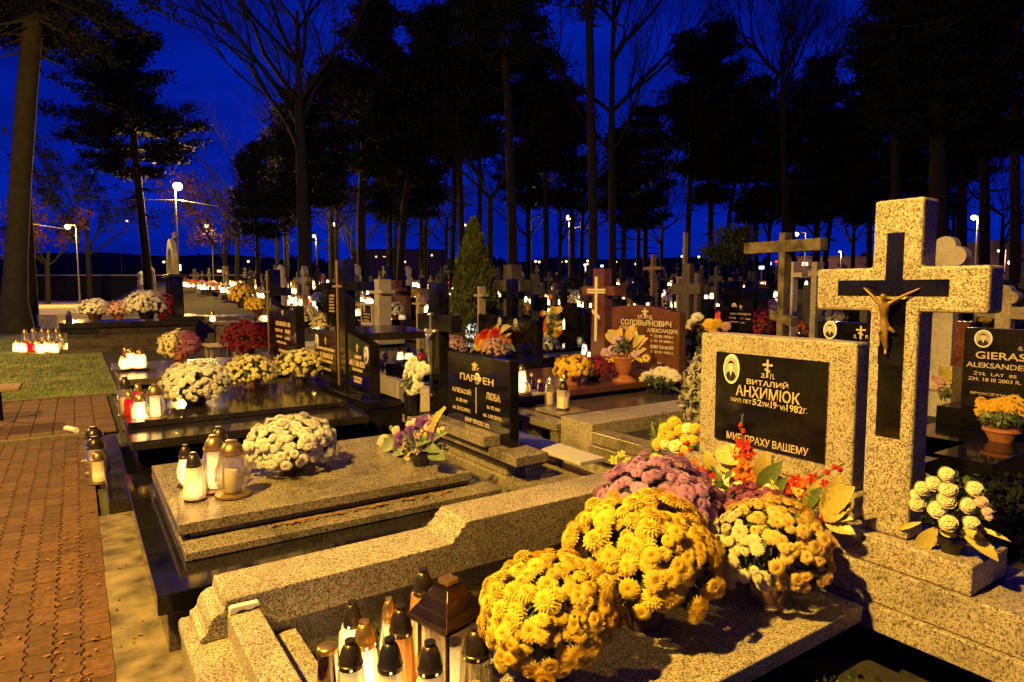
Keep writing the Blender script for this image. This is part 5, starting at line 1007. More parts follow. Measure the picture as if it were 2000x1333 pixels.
for i in range(34): px = random.gauss(1078, 9); py = random.uniform(602, 655); add('lily' if i % 2 else 'mum', random.choice(['petal_orange', 'petal_gold', 'petal_cream', 'petal_cream']), px, py, random.uniform(11, 17), nrm=(-.8, -.3, .4))
for l in ((1085, 640, 1103, 628, .6), (1080, 640, 1100, 632, .6), (1075, 650, 1068, 615, .4)): leaf('leaf_yellow', *l)
stem([bb, at(1078, 620, 12.5)], .02); foliage(T, (0, 0, .5), .14, .4, 90, .07, 'leaf_green')
TH = thing('thuja_tree', 'conical green thuja among the graves in the middle distance', 'tree', tuple(gp(925, 15.5)))
MB().tube([tuple(gp(925, 15.5)), tuple(gp(925, 15.5) + Vector((0, 0, 2.9)))], [.07, .015], 7).build('trunk', 'bark_dark', TH)
n = 15000; t = rng.random(n) ** 1.25; zz = .15 + 3.1 * t; prof = np.interp(t, [0, .12, .35, .7, .9, 1], [.40, .53, .55, .34, .15, .02]); an = rng.uniform(0, 6.28, n); lob = 1 + .13 * np.sin(an * 5 + zz * 6) + .10 * np.sin(an * 9 - zz * 11) + .06 * np.sin(zz * 23)
rr = prof * lob * (.55 + .45 * rng.random(n) ** .4); p = np.stack([np.cos(an) * rr, np.sin(an) * rr, zz], 1); dv = rng.normal(size=(n, 3)) * .35 + np.stack([np.cos(an) * .35, np.sin(an) * .35, np.full(n, .9)], 1); dv /= np.linalg.norm(dv, axis=1)[:, None]; sd = np.cross(dv, rng.normal(size=(n, 3))); sd /= np.linalg.norm(sd, axis=1)[:, None]
L_ = rng.uniform(.05, .12, (n, 1)); setp(obj('crown', mk_np('crown', np.stack([p - sd * L_ * .25, p + sd * L_ * .25, p + dv * L_], 1), np.arange(3 * n), 'thuja_leaf'), TH), kind='stuff')
# ------------------------------------------------------------------ left middle distance
PB = thing('park_bench', 'wooden park bench with dark metal legs at the left edge', 'bench', (-1.1, 9.6, 0))
for k in range(4): MB().box(-2.6, -.58, 9.30 + k * .13, 9.42 + k * .13, .43, .465).build('slat', 'wood_bench', PB, .006)
for xx in (-.80, -2.3):
    MB().tube([(xx, 9.32, .43), (xx, 9.24, .0)], .02, 6).build('leg', 'dark_metal', PB); MB().tube([(xx, 9.78, .43), (xx, 9.88, .0)], .02, 6).build('leg', 'dark_metal', PB); MB().tube([(xx, 9.28, .42), (xx, 9.82, .42)], .018, 6).build('rail', 'dark_metal', PB)
LB = thing('lattice_planter', 'long pale lattice-fronted planter behind the lawn tomb', 'planter', tuple(g(130, 640, 0)))
p = g(75, 642); q = g(195, 640); p.z = q.z = 0; u = (q - p).normalized(); Lb = (q - p).length; nn = Vector((-u.y, u.x, 0)); hb = onY(75, 617, p.y).z
def bar(a, b, w, d, nm, mat):
    m = MB(); dd = (b - a).normalized(); sd = dd.cross(nn).normalized() * w; f = nn * d; m.v = [tuple(a - sd - f), tuple(a + sd - f), tuple(a + sd + f), tuple(a - sd + f), tuple(b - sd - f), tuple(b + sd - f), tuple(b + sd + f), tuple(b - sd + f)]
    m.f = [(0, 1, 2, 3), (7, 6, 5, 4), (0, 4, 5, 1), (1, 5, 6, 2), (2, 6, 7, 3), (3, 7, 4, 0)]; return m.build(nm, mat, LB)
for z_ in (.04, hb): bar(p + Vector((0, 0, z_)), q + Vector((0, 0, z_)), .04, .05, 'rail', 'pale_paint')
for t in (0, .5, 1): bar(p + u * Lb * t, p + u * Lb * t + Vector((0, 0, hb)), .04, .052, 'post', 'pale_paint')
for i in range(26):
    a0 = i * Lb / 26
    for s_ in (1, -1):
        x0, x1 = a0, a0 + s_ * (hb - .04)
        if 0 <= x1 <= Lb: bar(p + u * x0 + Vector((0, 0, .04)), p + u * x1 + Vector((0, 0, hb)), .016, .012 + .004 * s_, 'lattice_slat', 'pale_paint')
zt5 = .752; g5 = 'flower pots on the lawn tomb'
mum_far('white dome chrysanthemum at the foot of the lawn tomb', tuple(onY(186, 627, 20.2) * 1.0), .40, .26, 200, .05, 'petal_white', 'pot_brown', group=g5)
mum_far('pale pink chrysanthemum in terracotta pot on the lawn tomb', tuple(onY(231, 626, 20.1)), .32, .24, 170, .045, 'petal_rose', 'terracotta', group=g5)
mum_far('wide white chrysanthemum bowl near the arch pillars', tuple(onY(287, 624, 20.0)), .50, .36, 240, .058, 'petal_white', 'pot_black', group=g5, lo=-.4)
mum_far('magenta flower bunch against the arch pillars', tuple(onY(326, 626, 20.0)), .24, .42, 110, .06, 'petal_magenta', 'terracotta', group=g5, lo=-.8)
gg = 'candles at the left end of the lawn tomb'
cl = [(33, 688, 1), (45, 689, 1), (56, 686, 2), (62, 690, 2), (72, 688, 1), (80, 691, 1), (90, 688, 1), (102, 689, 1), (108, 690, 1), (66, 676, 0), (84, 676, 0), (96, 678, 0), (112, 676, 0), (50, 678, 0), (120, 686, 0)]
for x, y, k in cl: cbase({1: 'bright white candle of the low cluster left of the lawn tomb', 2: 'red candle of the low cluster left of the lawn tomb', 0: 'unlit clear candle of the low cluster left of the lawn tomb'}[k], x, y, 0, (34 if k == 0 else 24), 6.5, .25, body='bulb' if k == 0 else 'jar', gl={1: 'glass_frost', 2: 'glass_red', 0: 'glass_clear'}[k], lit={1: 'candle_glow', 2: 'candle_glow_red', 0: None}[k], group=gg + {1: ', bright', 2: ', red', 0: ', unlit'}[k])
cbase('black lidded candle on the foot of the lawn tomb', 135, 630, .752, 22, 5, .3, body='straight', gl='glass_dark', cap='black_paint', base='black_paint', lit=None)
SB = thing('grave', 'broad plank-sided stone grave with a candle, right of the arch tomb', 'grave', tuple(g(440, 660)), group='third row of graves')
YS = g(440, 668).y
for i, (za, zb) in enumerate(((.0, .28), (.285, .52), (.525, .74))): a = onY(375 if i else 380, 650, YS); b = onY(512, 650, YS); MB().box(a.x, b.x, YS + i * .35, YS + i * .35 + 1.8, za, zb).build('course', 'granite_fine', SB, .01)
T = thing('stone_table', 'low stone table carrying a small lit candle right of the arch tomb', 'table', tuple(g(468, 668))); Yt = YS - 1.6; a = onY(416, 630, Yt); b = onY(530, 632, Yt)
MB().box(a.x, b.x, Yt, Yt + .6, .60, .68).build('top', 'granite_fine', T, .01); MB().box(a.x + .1, a.x + .3, Yt + .05, Yt + .5, -.02, .598).build('leg', 'granite_fine', T, .008); MB().box(b.x - .3, b.x - .1, Yt + .05, Yt + .5, -.02, .598).build('leg', 'granite_fine', T, .008)
q = onY(416, 626, Yt + .2); candle('small lit candle on the low stone table', (q.x, Yt + .25, .682), .17, .075, 'jar', 'glass_frost', 'gold_cap', 'candle_glow')
q = onY(505, 638, Yt + .3); T = thing('round_stand', 'glossy black round stand under the bright flat candle bowl', 'stand', (q.x, Yt - .6, 0)); MB().lathe([(.12, -.02), (.12, .55), (.36, .58), (.38, .66), (.36, .68)], 24, (q.x, Yt - .6, 0)).build('column', 'granite_black', T, 0, True)
candle('wide flat brightly glowing candle bowl on the black round stand', (q.x, Yt - .6, .682), .17, .19, 'bulb', 'glass_frost', 'gold_cap', 'candle_glow', cr=.06, ch=.05)
SBn = thing('slat_bench', 'small slatted wooden bench left of the burgundy chrysanthemum', 'bench', tuple(g(430, 706)))
p = g(430, 674, .42); 
for k in range(5): MB().box(p.x - .30, p.x + .30, p.y - .45 + k * .20, p.y - .31 + k * .20, .40, .43).build('slat', 'wood_slat', SBn, .005)
for sx in (-.22, .22):
    for sy in (-.3, .3): MB().box(p.x + sx - .025, p.x + sx + .025, p.y + sy - .025, p.y + sy + .025, -.02, .398).build('leg', 'wood_slat', SBn)
g7 = 'chrysanthemums around the plank-sided grave'
mum_far('big yellow chrysanthemum on the plank-sided grave', tuple(onY(474, 602, YS + 1.2)), .42, .40, 210, .06, 'petal_yellow', 'pot_brown', group=g7)
mum_far('yellow dome chrysanthemum above the flat candle bowl', tuple(onY(503, 617, Yt + .3)), .33, .25, 200, .045, 'petal_yellow', 'pot_brown', group=g7)
# ------------------------------------------------------------------ far rows of graves, candles and flowers
gr_ = random.Random(21)
def far_mesh(kind, mat):
    m = MB(); m.box(-.55, 1.5 if False else -.1, -.55, .55, -.02, .28) if False else m.box(-1.9, .25, -.55, .55, -.02, .28)
    if kind == 'stele': m.box(-.02, .14, -.45, .45, .285, 1.10)
    elif kind == 'arch': m.prism([(-.42, .285), (.42, .285), (.42, .95)] + [(.42 * math.cos(t), .95 + .24 * math.sin(t)) for t in [math.pi * i / 10 for i in range(1, 10)]] + [(-.42, .95)], 'x', -.02, .12)
    elif kind == 'cross': m.box(-.1, .2, -.25, .25, .285, .62); m.prism([(-.09, .62), (.09, .62), (.09, 1.25), (.34, 1.25), (.34, 1.43), (.09, 1.43), (.09, 1.75), (-.09, 1.75), (-.09, 1.43), (-.34, 1.43), (-.34, 1.25), (-.09, 1.25)], 'x', -.02, .14)
    elif kind == 'slim': m.prism([(-.04, .285), (.04, .285), (.04, 1.5), (.3, 1.5), (.3, 1.58), (.04, 1.58), (.04, 1.95), (-.04, 1.95), (-.04, 1.58), (-.3, 1.58), (-.3, 1.5), (-.04, 1.5)], 'x', 0, .08)
    elif kind == 'column': m.lathe([(.28, .285), (.28, .5), (.2, .52), (.18, 1.3), (.24, 1.34), (.2, 1.4), (.12, 1.45), (.16, 1.6), (.14, 1.78), (.05, 1.85)], 12)
    elif kind == 'duo': m.box(-.02, .12, -.5, .05, .285, .98); m.box(0, .16, .1, .26, .285, 1.6); m.box(.003, .157, -.06, .42, 1.2, 1.34)
    o = m.build('far_grave', mat, None, .012); me = o.data; bpy.data.objects.remove(o); return me
VAR = [(k, mt, far_mesh(k, mt), desc) for k, mt, desc in (('stele', 'granite_black', 'small dark upright slab gravestone in the far rows'), ('stele', 'stone_dimmed', 'small grey upright slab gravestone in the far rows'), ('arch', 'granite_black', 'small dark round-topped gravestone in the far rows'), ('arch', 'granite_brown', 'small brown round-topped gravestone in the far rows'), ('cross', 'stone_pale_dimmed', 'small pale stone cross in the far rows'), ('cross', 'stone_dimmed', 'small grey stone cross in the far rows'), ('slim', 'stone_dimmed', 'slim pale wooden cross in the far rows'), ('column', 'stone_pale_dimmed', 'pale carved column monument in the far rows'), ('duo', 'granite_black', 'small dark slab with a cross beside it in the far rows'), ('cross', 'granite_black', 'small black cross in the far rows'), ('slim', 'granite_black', 'slim black cross in the far rows'))]
def lathe_me(prof, mat, seg=10, nm='x'):
    o = MB().lathe(prof, seg).build(nm, mat, None, 0, True); me = o.data; bpy.data.objects.remove(o); return me
FB = [lathe_me([(.055, 0), (.06, .02), (.055, .15), (.04, .17)], m_, 10, 'glass_body') for m_ in ('candle_glow', 'candle_glow', 'candle_glow_soft', 'candle_glow_red')]
FCp = lathe_me([(.045, .17), (.045, .19), (.03, .23), (.01, .25)], 'gold_cap', 8, 'cap')
def far_candle(p, k, lab_, grp):
    T = thing('grave_candle', lab_, 'candle', p, 0, grp); obj('glass_body', FB[k], T); obj('cap', FCp, T); return T
FMUM = []
for mt in ('petal_white', 'petal_cream', 'petal_yellow', 'petal_gold', 'petal_pink', 'petal_magenta', 'petal_orange'):
    T = mum_far('x', (0, 0, 0), .30, .26, 90, .055, mt, 'pot_brown'); FMUM.append((mt, [(c.name.split('.')[0], c.data, c.get('kind')) for c in T.children]))
    for c in list(T.children): bpy.data.objects.remove(c)
    bpy.data.objects.remove(T)
def far_mum(p, k, s=1.0):
    mt, parts = FMUM[k]; nm = {'petal_white': 'white', 'petal_cream': 'cream', 'petal_yellow': 'yellow', 'petal_gold': 'golden', 'petal_pink': 'pink', 'petal_magenta': 'magenta', 'petal_orange': 'orange'}[mt]
    T = thing('chrysanthemum', 'small %s chrysanthemum pot in the far rows' % nm, 'chrysanthemum', p, gr_.uniform(0, 6), '%s chrysanthemums of the far rows' % nm); T.scale = (s, s, s)
    for n_, d_, kd in parts:
        o = obj(n_, d_, T)
        if kd: o['kind'] = kd
cnt = dict(g=0, c=0, m=0); rowX = [9.6, 12.6, 15.6, 18.8, 22, 25.4, 29, 33, 37, 42, 47, 53, 59]
spots = []
for X_ in rowX:
    Y_ = 3.0
    while Y_ < 75:
        p = Vector((X_ + gr_.gauss(0, .12), Y_, 0)); d = fdist(p); r_ = p.x * math.cos(HEAD) - p.y * math.sin(HEAD); Y_ += gr_.uniform(1.35, 2.1)
        if d < 12.5 or d > 66 or abs(r_ / d) > .86: continue
        px = CX + F * r_ / d
        if px < 360 and d > 33: continue
        spots.append((d, p, px))
# the left plots beyond the sandy walk
for Y_ in (88, 94, 101):
    for X_ in np.arange(-9, 24, 2.3): p = Vector((X_ + gr_.gauss(0, .2), Y_ + gr_.gauss(0, .3), 0)); spots.append((fdist(p), p, 0))
spots.sort(key=lambda s: s[0])
graves = []
for d, p, px in spots:
    if cnt['g'] >= 285 or gr_.random() < (.10 if d < 40 else .30): continue
    k = gr_.choices(range(len(VAR)), [16, 9, 12, 6, 11, 13, 6, 5, 11, 6, 4])[0]
    p = Vector((p.x, p.y, hz(p.x, p.y))); o = obj('far_grave', VAR[k][2], None, p, (0, 0, gr_.gauss(0, .04)), (1, gr_.uniform(.85, 1.2), gr_.uniform(.82, 1.25))); setp(o, VAR[k][3], 'grave', VAR[k][3].replace('small ', '').replace(' in the far rows', '') + ' of the far rows'); cnt['g'] += 1; graves.append((d, p, o.scale.z))
dg = bpy.context.evaluated_depsgraph_get(); dg.update()
def seen(q):
    o_ = Vector((0, 0, H)); dd = q - o_; L = dd.length; hit = S.ray_cast(dg, o_ + dd.normalized() * .3, dd.normalized(), distance=L - .45); return not hit[0]
CL = ['glowing white candle flickering in the far rows', 'glowing white candle flickering in the far rows', 'dim amber candle in the far rows', 'red candle glowing in the far rows']; CGp = ['white candle lights of the far rows', 'white candle lights of the far rows', 'amber candle lights of the far rows', 'red candle lights of the far rows']
cand = []
for d, p, sz_ in graves:
    for j in range(gr_.choices([6, 14, 24, 34], [3, 4, 4, 2])[0]): cand.append((d, Vector((p.x - gr_.uniform(.12, 1.8), p.y + gr_.uniform(-.5, .5), p.z + .28 * sz_))))
gr_.shuffle(cand); extra = []
for d, q in cand:
    if cnt['c'] + len(extra) >= 800: break
    if d < 20 and gr_.random() < .55: continue
    sc = gr_.uniform(.9, 1.4) * float(np.interp(d, [12, 20, 30, 60], [.55, .85, 1.3, 1.7]))
    if not seen(q + Vector((0, 0, .12 * sc))): continue
    if cnt['c'] >= 290:
        if d > 24: extra.append((q, sc * .75))
        continue
    kk = gr_.choices([0, 1, 2, 3], [6, 6, 2.4, 1.5])[0]; far_candle(tuple(q), kk, CL[kk], CGp[kk]).scale = (sc,) * 3; cnt['c'] += 1
for d, p, sz_ in graves:
    for j in range(2):
        q = Vector((p.x - gr_.uniform(.35, 1.5), p.y + gr_.uniform(-.4, .4), p.z + .28 * sz_))
        if cnt['m'] < 210 and gr_.random() < .9 and seen(q + Vector((0, 0, .3))): far_mum(tuple(q), gr_.choices(range(7), [5, 5, 6, 4, 3, 2, 3])[0], gr_.uniform(.7, 1.25)); cnt['m'] += 1
if extra:
    V = []; Fc = []
    for q, sc in extra:
        b = len(V); pr = [(.05, 0), (.058, .03), (.05, .14), (.02, .2)]
        for r_, z_ in pr: V += [(q.x + math.cos(i * 1.0472) * r_ * sc, q.y + math.sin(i * 1.0472) * r_ * sc, q.z + z_ * sc) for i in range(6)]
        for j in range(3): Fc += [(b + j * 6 + i, b + j * 6 + (i + 1) % 6, b + j * 6 + 6 + (i + 1) % 6, b + j * 6 + 6 + i) for i in range(6)]
    setp(obj('candle_lights', mk('candle_lights', V, Fc, 'candle_glow')), 'mass of tiny candle lights scattered over the far graves', 'candles', kind='stuff')
cnt['x'] = len(extra); open('/tmp/far_count.txt', 'w').write(str(cnt)) if False else None
# a few monuments of the middle distance that stand out
gmon = 'taller monuments of the middle distance'
trefoil('weathered stone cross with rounded arms behind the black text stele', 590, 520, 24, 14, 0, 'granite_grey', gmon)
for lab_, x, yt, d in (('pale carved column statue left of the weathered stone cross', 549, 518, 26), ('floodlit cream column monument above the twin black steles', 698, 516, 38), ('grey column cross right of the lawn arch', 296, 522, 42), ('cream statue column by the sandy walk', 277, 530, 46), ('cream column monument left of the thuja', 797, 520, 36)):
    p = gp(x, d); hh = at(x, yt, d).z; T = thing('monument', lab_, 'monument', tuple(p), group=gmon); s_ = hh / 1.9
    MB().box(p.x - .4 * s_, p.x + .4 * s_, p.y - .4 * s_, p.y + .4 * s_, -.02, .35 * s_).build('base', 'granite_pale', T, .02); MB().lathe([(.26 * s_, .352 * s_), (.26 * s_, .5 * s_), (.18 * s_, .54 * s_), (.16 * s_, 1.2 * s_), (.22 * s_, 1.25 * s_)], 12, tuple(p)).build('shaft', 'granite_pale', T, 0, True); MB().lathe([(.16 * s_, 1.252 * s_), (.17 * s_, 1.45 * s_), (.12 * s_, 1.55 * s_), (.15 * s_, 1.68 * s_), (.13 * s_, 1.8 * s_), (.04 * s_, 1.9 * s_)], 12, tuple(p)).build('figure', 'granite_pale', T, 0, True)
big_cross('pale blue-lit granite cross behind the black twin tomb', 983, 999, 518, 15, (968, 1016, 548, 570), None, 'stone_dimmed', gmon, depth=.3)
big_cross('pale slim cross left of the black twin tomb', 932, 936, 560, 14, (925, 942, 575, 580), None, 'wood_slat', gmon)
big_cross('pale stone cross right of the grey stepped-base cross', 812, 817, 578, 16, (805, 822, 591, 596), None, 'wood_slat', gmon)
# ------------------------------------------------------------------ trees
def tubes_np(segs, sides=4):                 # segs: list of (p0, p1, r0, r1)
    V = []; Fq = []; k = 0
    for p0, p1, r0, r1 in segs:
        d = p1 - p0; a = d.cross(Vector((0, 0, 1)));
        if a.length < 1e-4: a = d.cross(Vector((1, 0, 0)))
        a.normalize(); b = d.cross(a).normalized()
        for p, r in ((p0, r0), (p1, r1)):
            for i in range(sides):
                t = 2 * math.pi * i / sides; q = p + (a * math.cos(t) + b * math.sin(t)) * r; V.append((q.x, q.y, q.z))
        for i in range(sides): Fq.append((k + i, k + (i + 1) % sides, k + sides + (i + 1) % sides, k + sides + i))
        k += 2 * sides
    return np.array(V), np.array(Fq)
def trunk_pts(px, d):                        # px: [(x, y, width px)] from the ground up
    out = []
    for i, (x, y, w) in enumerate(px):
        p = gp(x, d) if i == 0 else at(x, y, d); out.append((p, w / 2 * d / F))
    return out
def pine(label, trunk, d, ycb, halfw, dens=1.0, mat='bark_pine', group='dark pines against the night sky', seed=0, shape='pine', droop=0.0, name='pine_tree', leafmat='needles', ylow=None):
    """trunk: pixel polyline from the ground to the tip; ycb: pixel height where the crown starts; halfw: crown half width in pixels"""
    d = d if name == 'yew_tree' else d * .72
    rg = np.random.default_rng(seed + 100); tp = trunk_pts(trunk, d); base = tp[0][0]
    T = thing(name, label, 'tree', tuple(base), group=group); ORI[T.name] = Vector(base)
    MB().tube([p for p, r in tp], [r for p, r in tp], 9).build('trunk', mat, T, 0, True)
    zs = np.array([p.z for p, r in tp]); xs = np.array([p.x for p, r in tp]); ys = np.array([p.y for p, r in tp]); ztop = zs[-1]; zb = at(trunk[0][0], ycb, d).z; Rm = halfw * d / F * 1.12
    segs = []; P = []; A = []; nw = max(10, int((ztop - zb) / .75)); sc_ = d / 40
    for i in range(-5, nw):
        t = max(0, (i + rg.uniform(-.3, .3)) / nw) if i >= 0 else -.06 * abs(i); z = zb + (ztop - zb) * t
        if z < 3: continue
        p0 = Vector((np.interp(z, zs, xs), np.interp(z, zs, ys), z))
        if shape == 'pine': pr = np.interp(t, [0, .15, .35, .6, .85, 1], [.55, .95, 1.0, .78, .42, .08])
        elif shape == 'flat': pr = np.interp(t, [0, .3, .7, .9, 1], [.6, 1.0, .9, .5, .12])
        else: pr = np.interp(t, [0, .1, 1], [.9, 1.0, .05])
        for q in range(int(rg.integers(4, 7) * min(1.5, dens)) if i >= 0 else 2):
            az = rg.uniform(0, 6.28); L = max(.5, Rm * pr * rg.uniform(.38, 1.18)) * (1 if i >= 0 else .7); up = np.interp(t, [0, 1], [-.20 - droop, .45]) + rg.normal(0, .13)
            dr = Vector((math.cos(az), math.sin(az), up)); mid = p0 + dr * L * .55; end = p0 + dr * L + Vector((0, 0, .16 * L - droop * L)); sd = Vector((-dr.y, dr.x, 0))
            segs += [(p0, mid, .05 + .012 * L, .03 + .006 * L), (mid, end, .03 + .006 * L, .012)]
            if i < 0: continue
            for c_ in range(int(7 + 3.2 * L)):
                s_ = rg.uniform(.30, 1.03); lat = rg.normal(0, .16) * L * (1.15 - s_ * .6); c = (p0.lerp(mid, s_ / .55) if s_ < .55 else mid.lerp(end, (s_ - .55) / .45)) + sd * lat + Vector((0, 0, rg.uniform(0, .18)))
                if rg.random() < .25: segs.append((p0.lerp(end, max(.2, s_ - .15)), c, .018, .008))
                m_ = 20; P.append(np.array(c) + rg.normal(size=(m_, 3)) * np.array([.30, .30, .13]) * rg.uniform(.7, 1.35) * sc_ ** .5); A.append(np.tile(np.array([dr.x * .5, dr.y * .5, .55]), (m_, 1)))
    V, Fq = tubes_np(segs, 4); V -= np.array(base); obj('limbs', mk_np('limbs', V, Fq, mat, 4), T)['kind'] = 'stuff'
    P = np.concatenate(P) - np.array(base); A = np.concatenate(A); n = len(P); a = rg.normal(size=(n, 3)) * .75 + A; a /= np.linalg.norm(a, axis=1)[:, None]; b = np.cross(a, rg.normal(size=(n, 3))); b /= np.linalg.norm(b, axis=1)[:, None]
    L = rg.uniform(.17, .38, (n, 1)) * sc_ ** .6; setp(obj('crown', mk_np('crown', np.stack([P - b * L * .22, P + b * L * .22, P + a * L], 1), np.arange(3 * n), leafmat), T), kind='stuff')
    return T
def bare(label, trunk, d, fork, spread, seed=0, group='leafless trees against the night sky', levels=6, mat='bark_dark', leaf=None, L0=None, name='bare_tree', bias=(0, 0)):
    k_ = 1 if group.startswith('lamp-lit') else .72; d *= k_; L0 = L0 * k_ if L0 else None
    rg = random.Random(seed); tp = trunk_pts(trunk, d); base = tp[0][0]; T = thing(name, label, 'tree', tuple(base), group=group)
    MB().tube([p for p, r in tp], [r for p, r in tp], 9).build('trunk', mat, T, 0, True)
    segs = []; tips = []
    def grow(p, dr, L, r, lv):
        q = p
        for j in range(3):
            dr = (dr + Vector((rg.gauss(0, .13), rg.gauss(0, .13), rg.gauss(.05, .10)))).normalized(); n_ = q + dr * L / 3; r1 = max(.008 * d / 40, r * .86); segs.append((q, n_, r, r1)); q = n_; r = r1
            if lv > 0 and j < 2 and rg.random() < .75: br(q, dr, L * rg.uniform(.5, .75), r * .55, lv - 1)
        if lv > 0:
            for _ in range(2): br(q, dr, L * rg.uniform(.62, .85), r * .72, lv - 1)
        else: tips.append(q)
    def br(p, dr, L, r, lv):
        ax = Vector((rg.gauss(0, 1), rg.gauss(0, 1), rg.gauss(0, .6))).normalized(); nd = (dr + ax * spread * rg.uniform(.5, 1.1) + Vector((0, 0, .08))).normalized(); grow(p, nd, L, max(r, .008 * d / 40), lv)
    top = tp[-1][0]; Lb = L0 or (top.z * .28)
    for k, (x, y, w, n_) in enumerate(fork):
        p = at(x, y, d)
        for i in range(n_):
            az = rg.uniform(0, 6.28); nd = Vector((math.cos(az) * .8 + bias[0], math.sin(az) * .8 + bias[1], rg.uniform(.5, 1.1))).normalized(); grow(p, nd, Lb * rg.uniform(.8, 1.15), w / 2 * d / F, levels)
    V, Fq = tubes_np(segs, 3); V -= np.array(base); obj('limbs', mk_np('limbs', V, Fq, mat, 4), T)['kind'] = 'stuff'
    if leaf:
        P = np.array([tuple(t) for t in tips]); P = np.repeat(P, leaf[1], 0); n = len(P); P = P + rng.normal(size=(n, 3)) * .3 - np.array(base); a = rng.normal(size=(n, 3)) * .14; b = rng.normal(size=(n, 3)) * .10
        setp(obj('crown', mk_np('crown', np.stack([P - a, P + a, P + b], 1), np.arange(3 * n), leaf[0]), T), kind='stuff')
    return T
# left edge
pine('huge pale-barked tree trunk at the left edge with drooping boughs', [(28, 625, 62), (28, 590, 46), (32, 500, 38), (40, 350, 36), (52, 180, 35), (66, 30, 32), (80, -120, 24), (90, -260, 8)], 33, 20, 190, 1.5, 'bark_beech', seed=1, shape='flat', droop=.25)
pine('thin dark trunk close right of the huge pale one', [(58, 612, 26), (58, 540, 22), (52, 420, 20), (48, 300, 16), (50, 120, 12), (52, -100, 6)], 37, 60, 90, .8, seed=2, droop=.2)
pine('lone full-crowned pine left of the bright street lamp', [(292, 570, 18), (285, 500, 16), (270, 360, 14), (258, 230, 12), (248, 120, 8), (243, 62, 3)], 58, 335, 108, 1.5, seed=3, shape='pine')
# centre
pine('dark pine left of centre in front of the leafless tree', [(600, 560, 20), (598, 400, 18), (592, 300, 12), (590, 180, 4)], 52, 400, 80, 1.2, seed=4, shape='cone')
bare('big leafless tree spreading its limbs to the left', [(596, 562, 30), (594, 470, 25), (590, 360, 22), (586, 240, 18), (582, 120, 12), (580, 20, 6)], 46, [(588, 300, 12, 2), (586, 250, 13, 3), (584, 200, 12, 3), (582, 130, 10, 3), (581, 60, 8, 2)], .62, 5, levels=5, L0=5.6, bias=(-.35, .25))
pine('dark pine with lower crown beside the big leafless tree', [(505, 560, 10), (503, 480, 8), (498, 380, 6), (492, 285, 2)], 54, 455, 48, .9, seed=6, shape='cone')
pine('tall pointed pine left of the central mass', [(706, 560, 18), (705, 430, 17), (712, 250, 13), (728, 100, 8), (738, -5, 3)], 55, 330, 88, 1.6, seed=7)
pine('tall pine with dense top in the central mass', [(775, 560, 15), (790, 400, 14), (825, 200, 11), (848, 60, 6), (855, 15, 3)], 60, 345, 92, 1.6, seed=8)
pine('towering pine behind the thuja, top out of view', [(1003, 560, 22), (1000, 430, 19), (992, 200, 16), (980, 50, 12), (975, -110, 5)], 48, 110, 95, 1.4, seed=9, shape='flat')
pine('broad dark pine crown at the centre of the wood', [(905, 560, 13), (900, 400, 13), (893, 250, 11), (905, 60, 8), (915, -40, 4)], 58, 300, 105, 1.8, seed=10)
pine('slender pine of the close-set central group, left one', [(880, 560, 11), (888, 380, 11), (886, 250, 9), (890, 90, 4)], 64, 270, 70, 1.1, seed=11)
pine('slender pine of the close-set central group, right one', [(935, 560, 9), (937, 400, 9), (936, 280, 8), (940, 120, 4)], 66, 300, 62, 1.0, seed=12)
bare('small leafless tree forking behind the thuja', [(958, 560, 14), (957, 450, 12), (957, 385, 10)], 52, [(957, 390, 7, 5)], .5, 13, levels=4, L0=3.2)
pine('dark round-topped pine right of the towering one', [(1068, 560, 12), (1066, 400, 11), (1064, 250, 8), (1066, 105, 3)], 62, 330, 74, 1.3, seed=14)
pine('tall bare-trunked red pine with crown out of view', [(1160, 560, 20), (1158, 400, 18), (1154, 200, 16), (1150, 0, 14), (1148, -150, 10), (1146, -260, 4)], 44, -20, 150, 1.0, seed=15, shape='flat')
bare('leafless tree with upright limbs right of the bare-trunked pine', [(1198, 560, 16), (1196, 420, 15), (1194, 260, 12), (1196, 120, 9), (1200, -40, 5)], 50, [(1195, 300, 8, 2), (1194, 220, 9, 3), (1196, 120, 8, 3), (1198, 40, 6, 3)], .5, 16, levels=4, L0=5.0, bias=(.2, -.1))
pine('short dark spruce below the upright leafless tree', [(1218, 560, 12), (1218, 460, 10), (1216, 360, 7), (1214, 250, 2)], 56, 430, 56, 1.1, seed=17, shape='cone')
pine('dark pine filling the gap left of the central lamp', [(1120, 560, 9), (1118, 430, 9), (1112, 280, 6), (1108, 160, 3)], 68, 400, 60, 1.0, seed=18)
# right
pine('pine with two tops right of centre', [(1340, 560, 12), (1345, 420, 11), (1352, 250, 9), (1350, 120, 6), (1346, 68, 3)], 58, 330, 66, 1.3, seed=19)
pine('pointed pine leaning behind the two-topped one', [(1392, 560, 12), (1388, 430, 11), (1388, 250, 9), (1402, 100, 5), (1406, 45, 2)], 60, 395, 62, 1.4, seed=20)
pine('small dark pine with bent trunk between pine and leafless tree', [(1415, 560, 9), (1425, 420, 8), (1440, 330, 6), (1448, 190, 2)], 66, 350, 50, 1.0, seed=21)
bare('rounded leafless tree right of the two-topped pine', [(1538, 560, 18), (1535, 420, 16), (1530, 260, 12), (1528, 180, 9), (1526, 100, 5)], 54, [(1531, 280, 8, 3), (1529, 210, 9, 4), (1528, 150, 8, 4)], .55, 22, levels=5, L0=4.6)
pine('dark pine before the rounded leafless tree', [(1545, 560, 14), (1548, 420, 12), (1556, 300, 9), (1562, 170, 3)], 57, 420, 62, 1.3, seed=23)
pine('leaning pine at the edge of the sky gap', [(1600, 560, 10), (1622, 430, 9), (1640, 330, 7), (1650, 215, 3)], 60, 410, 52, 1.2, seed=24)
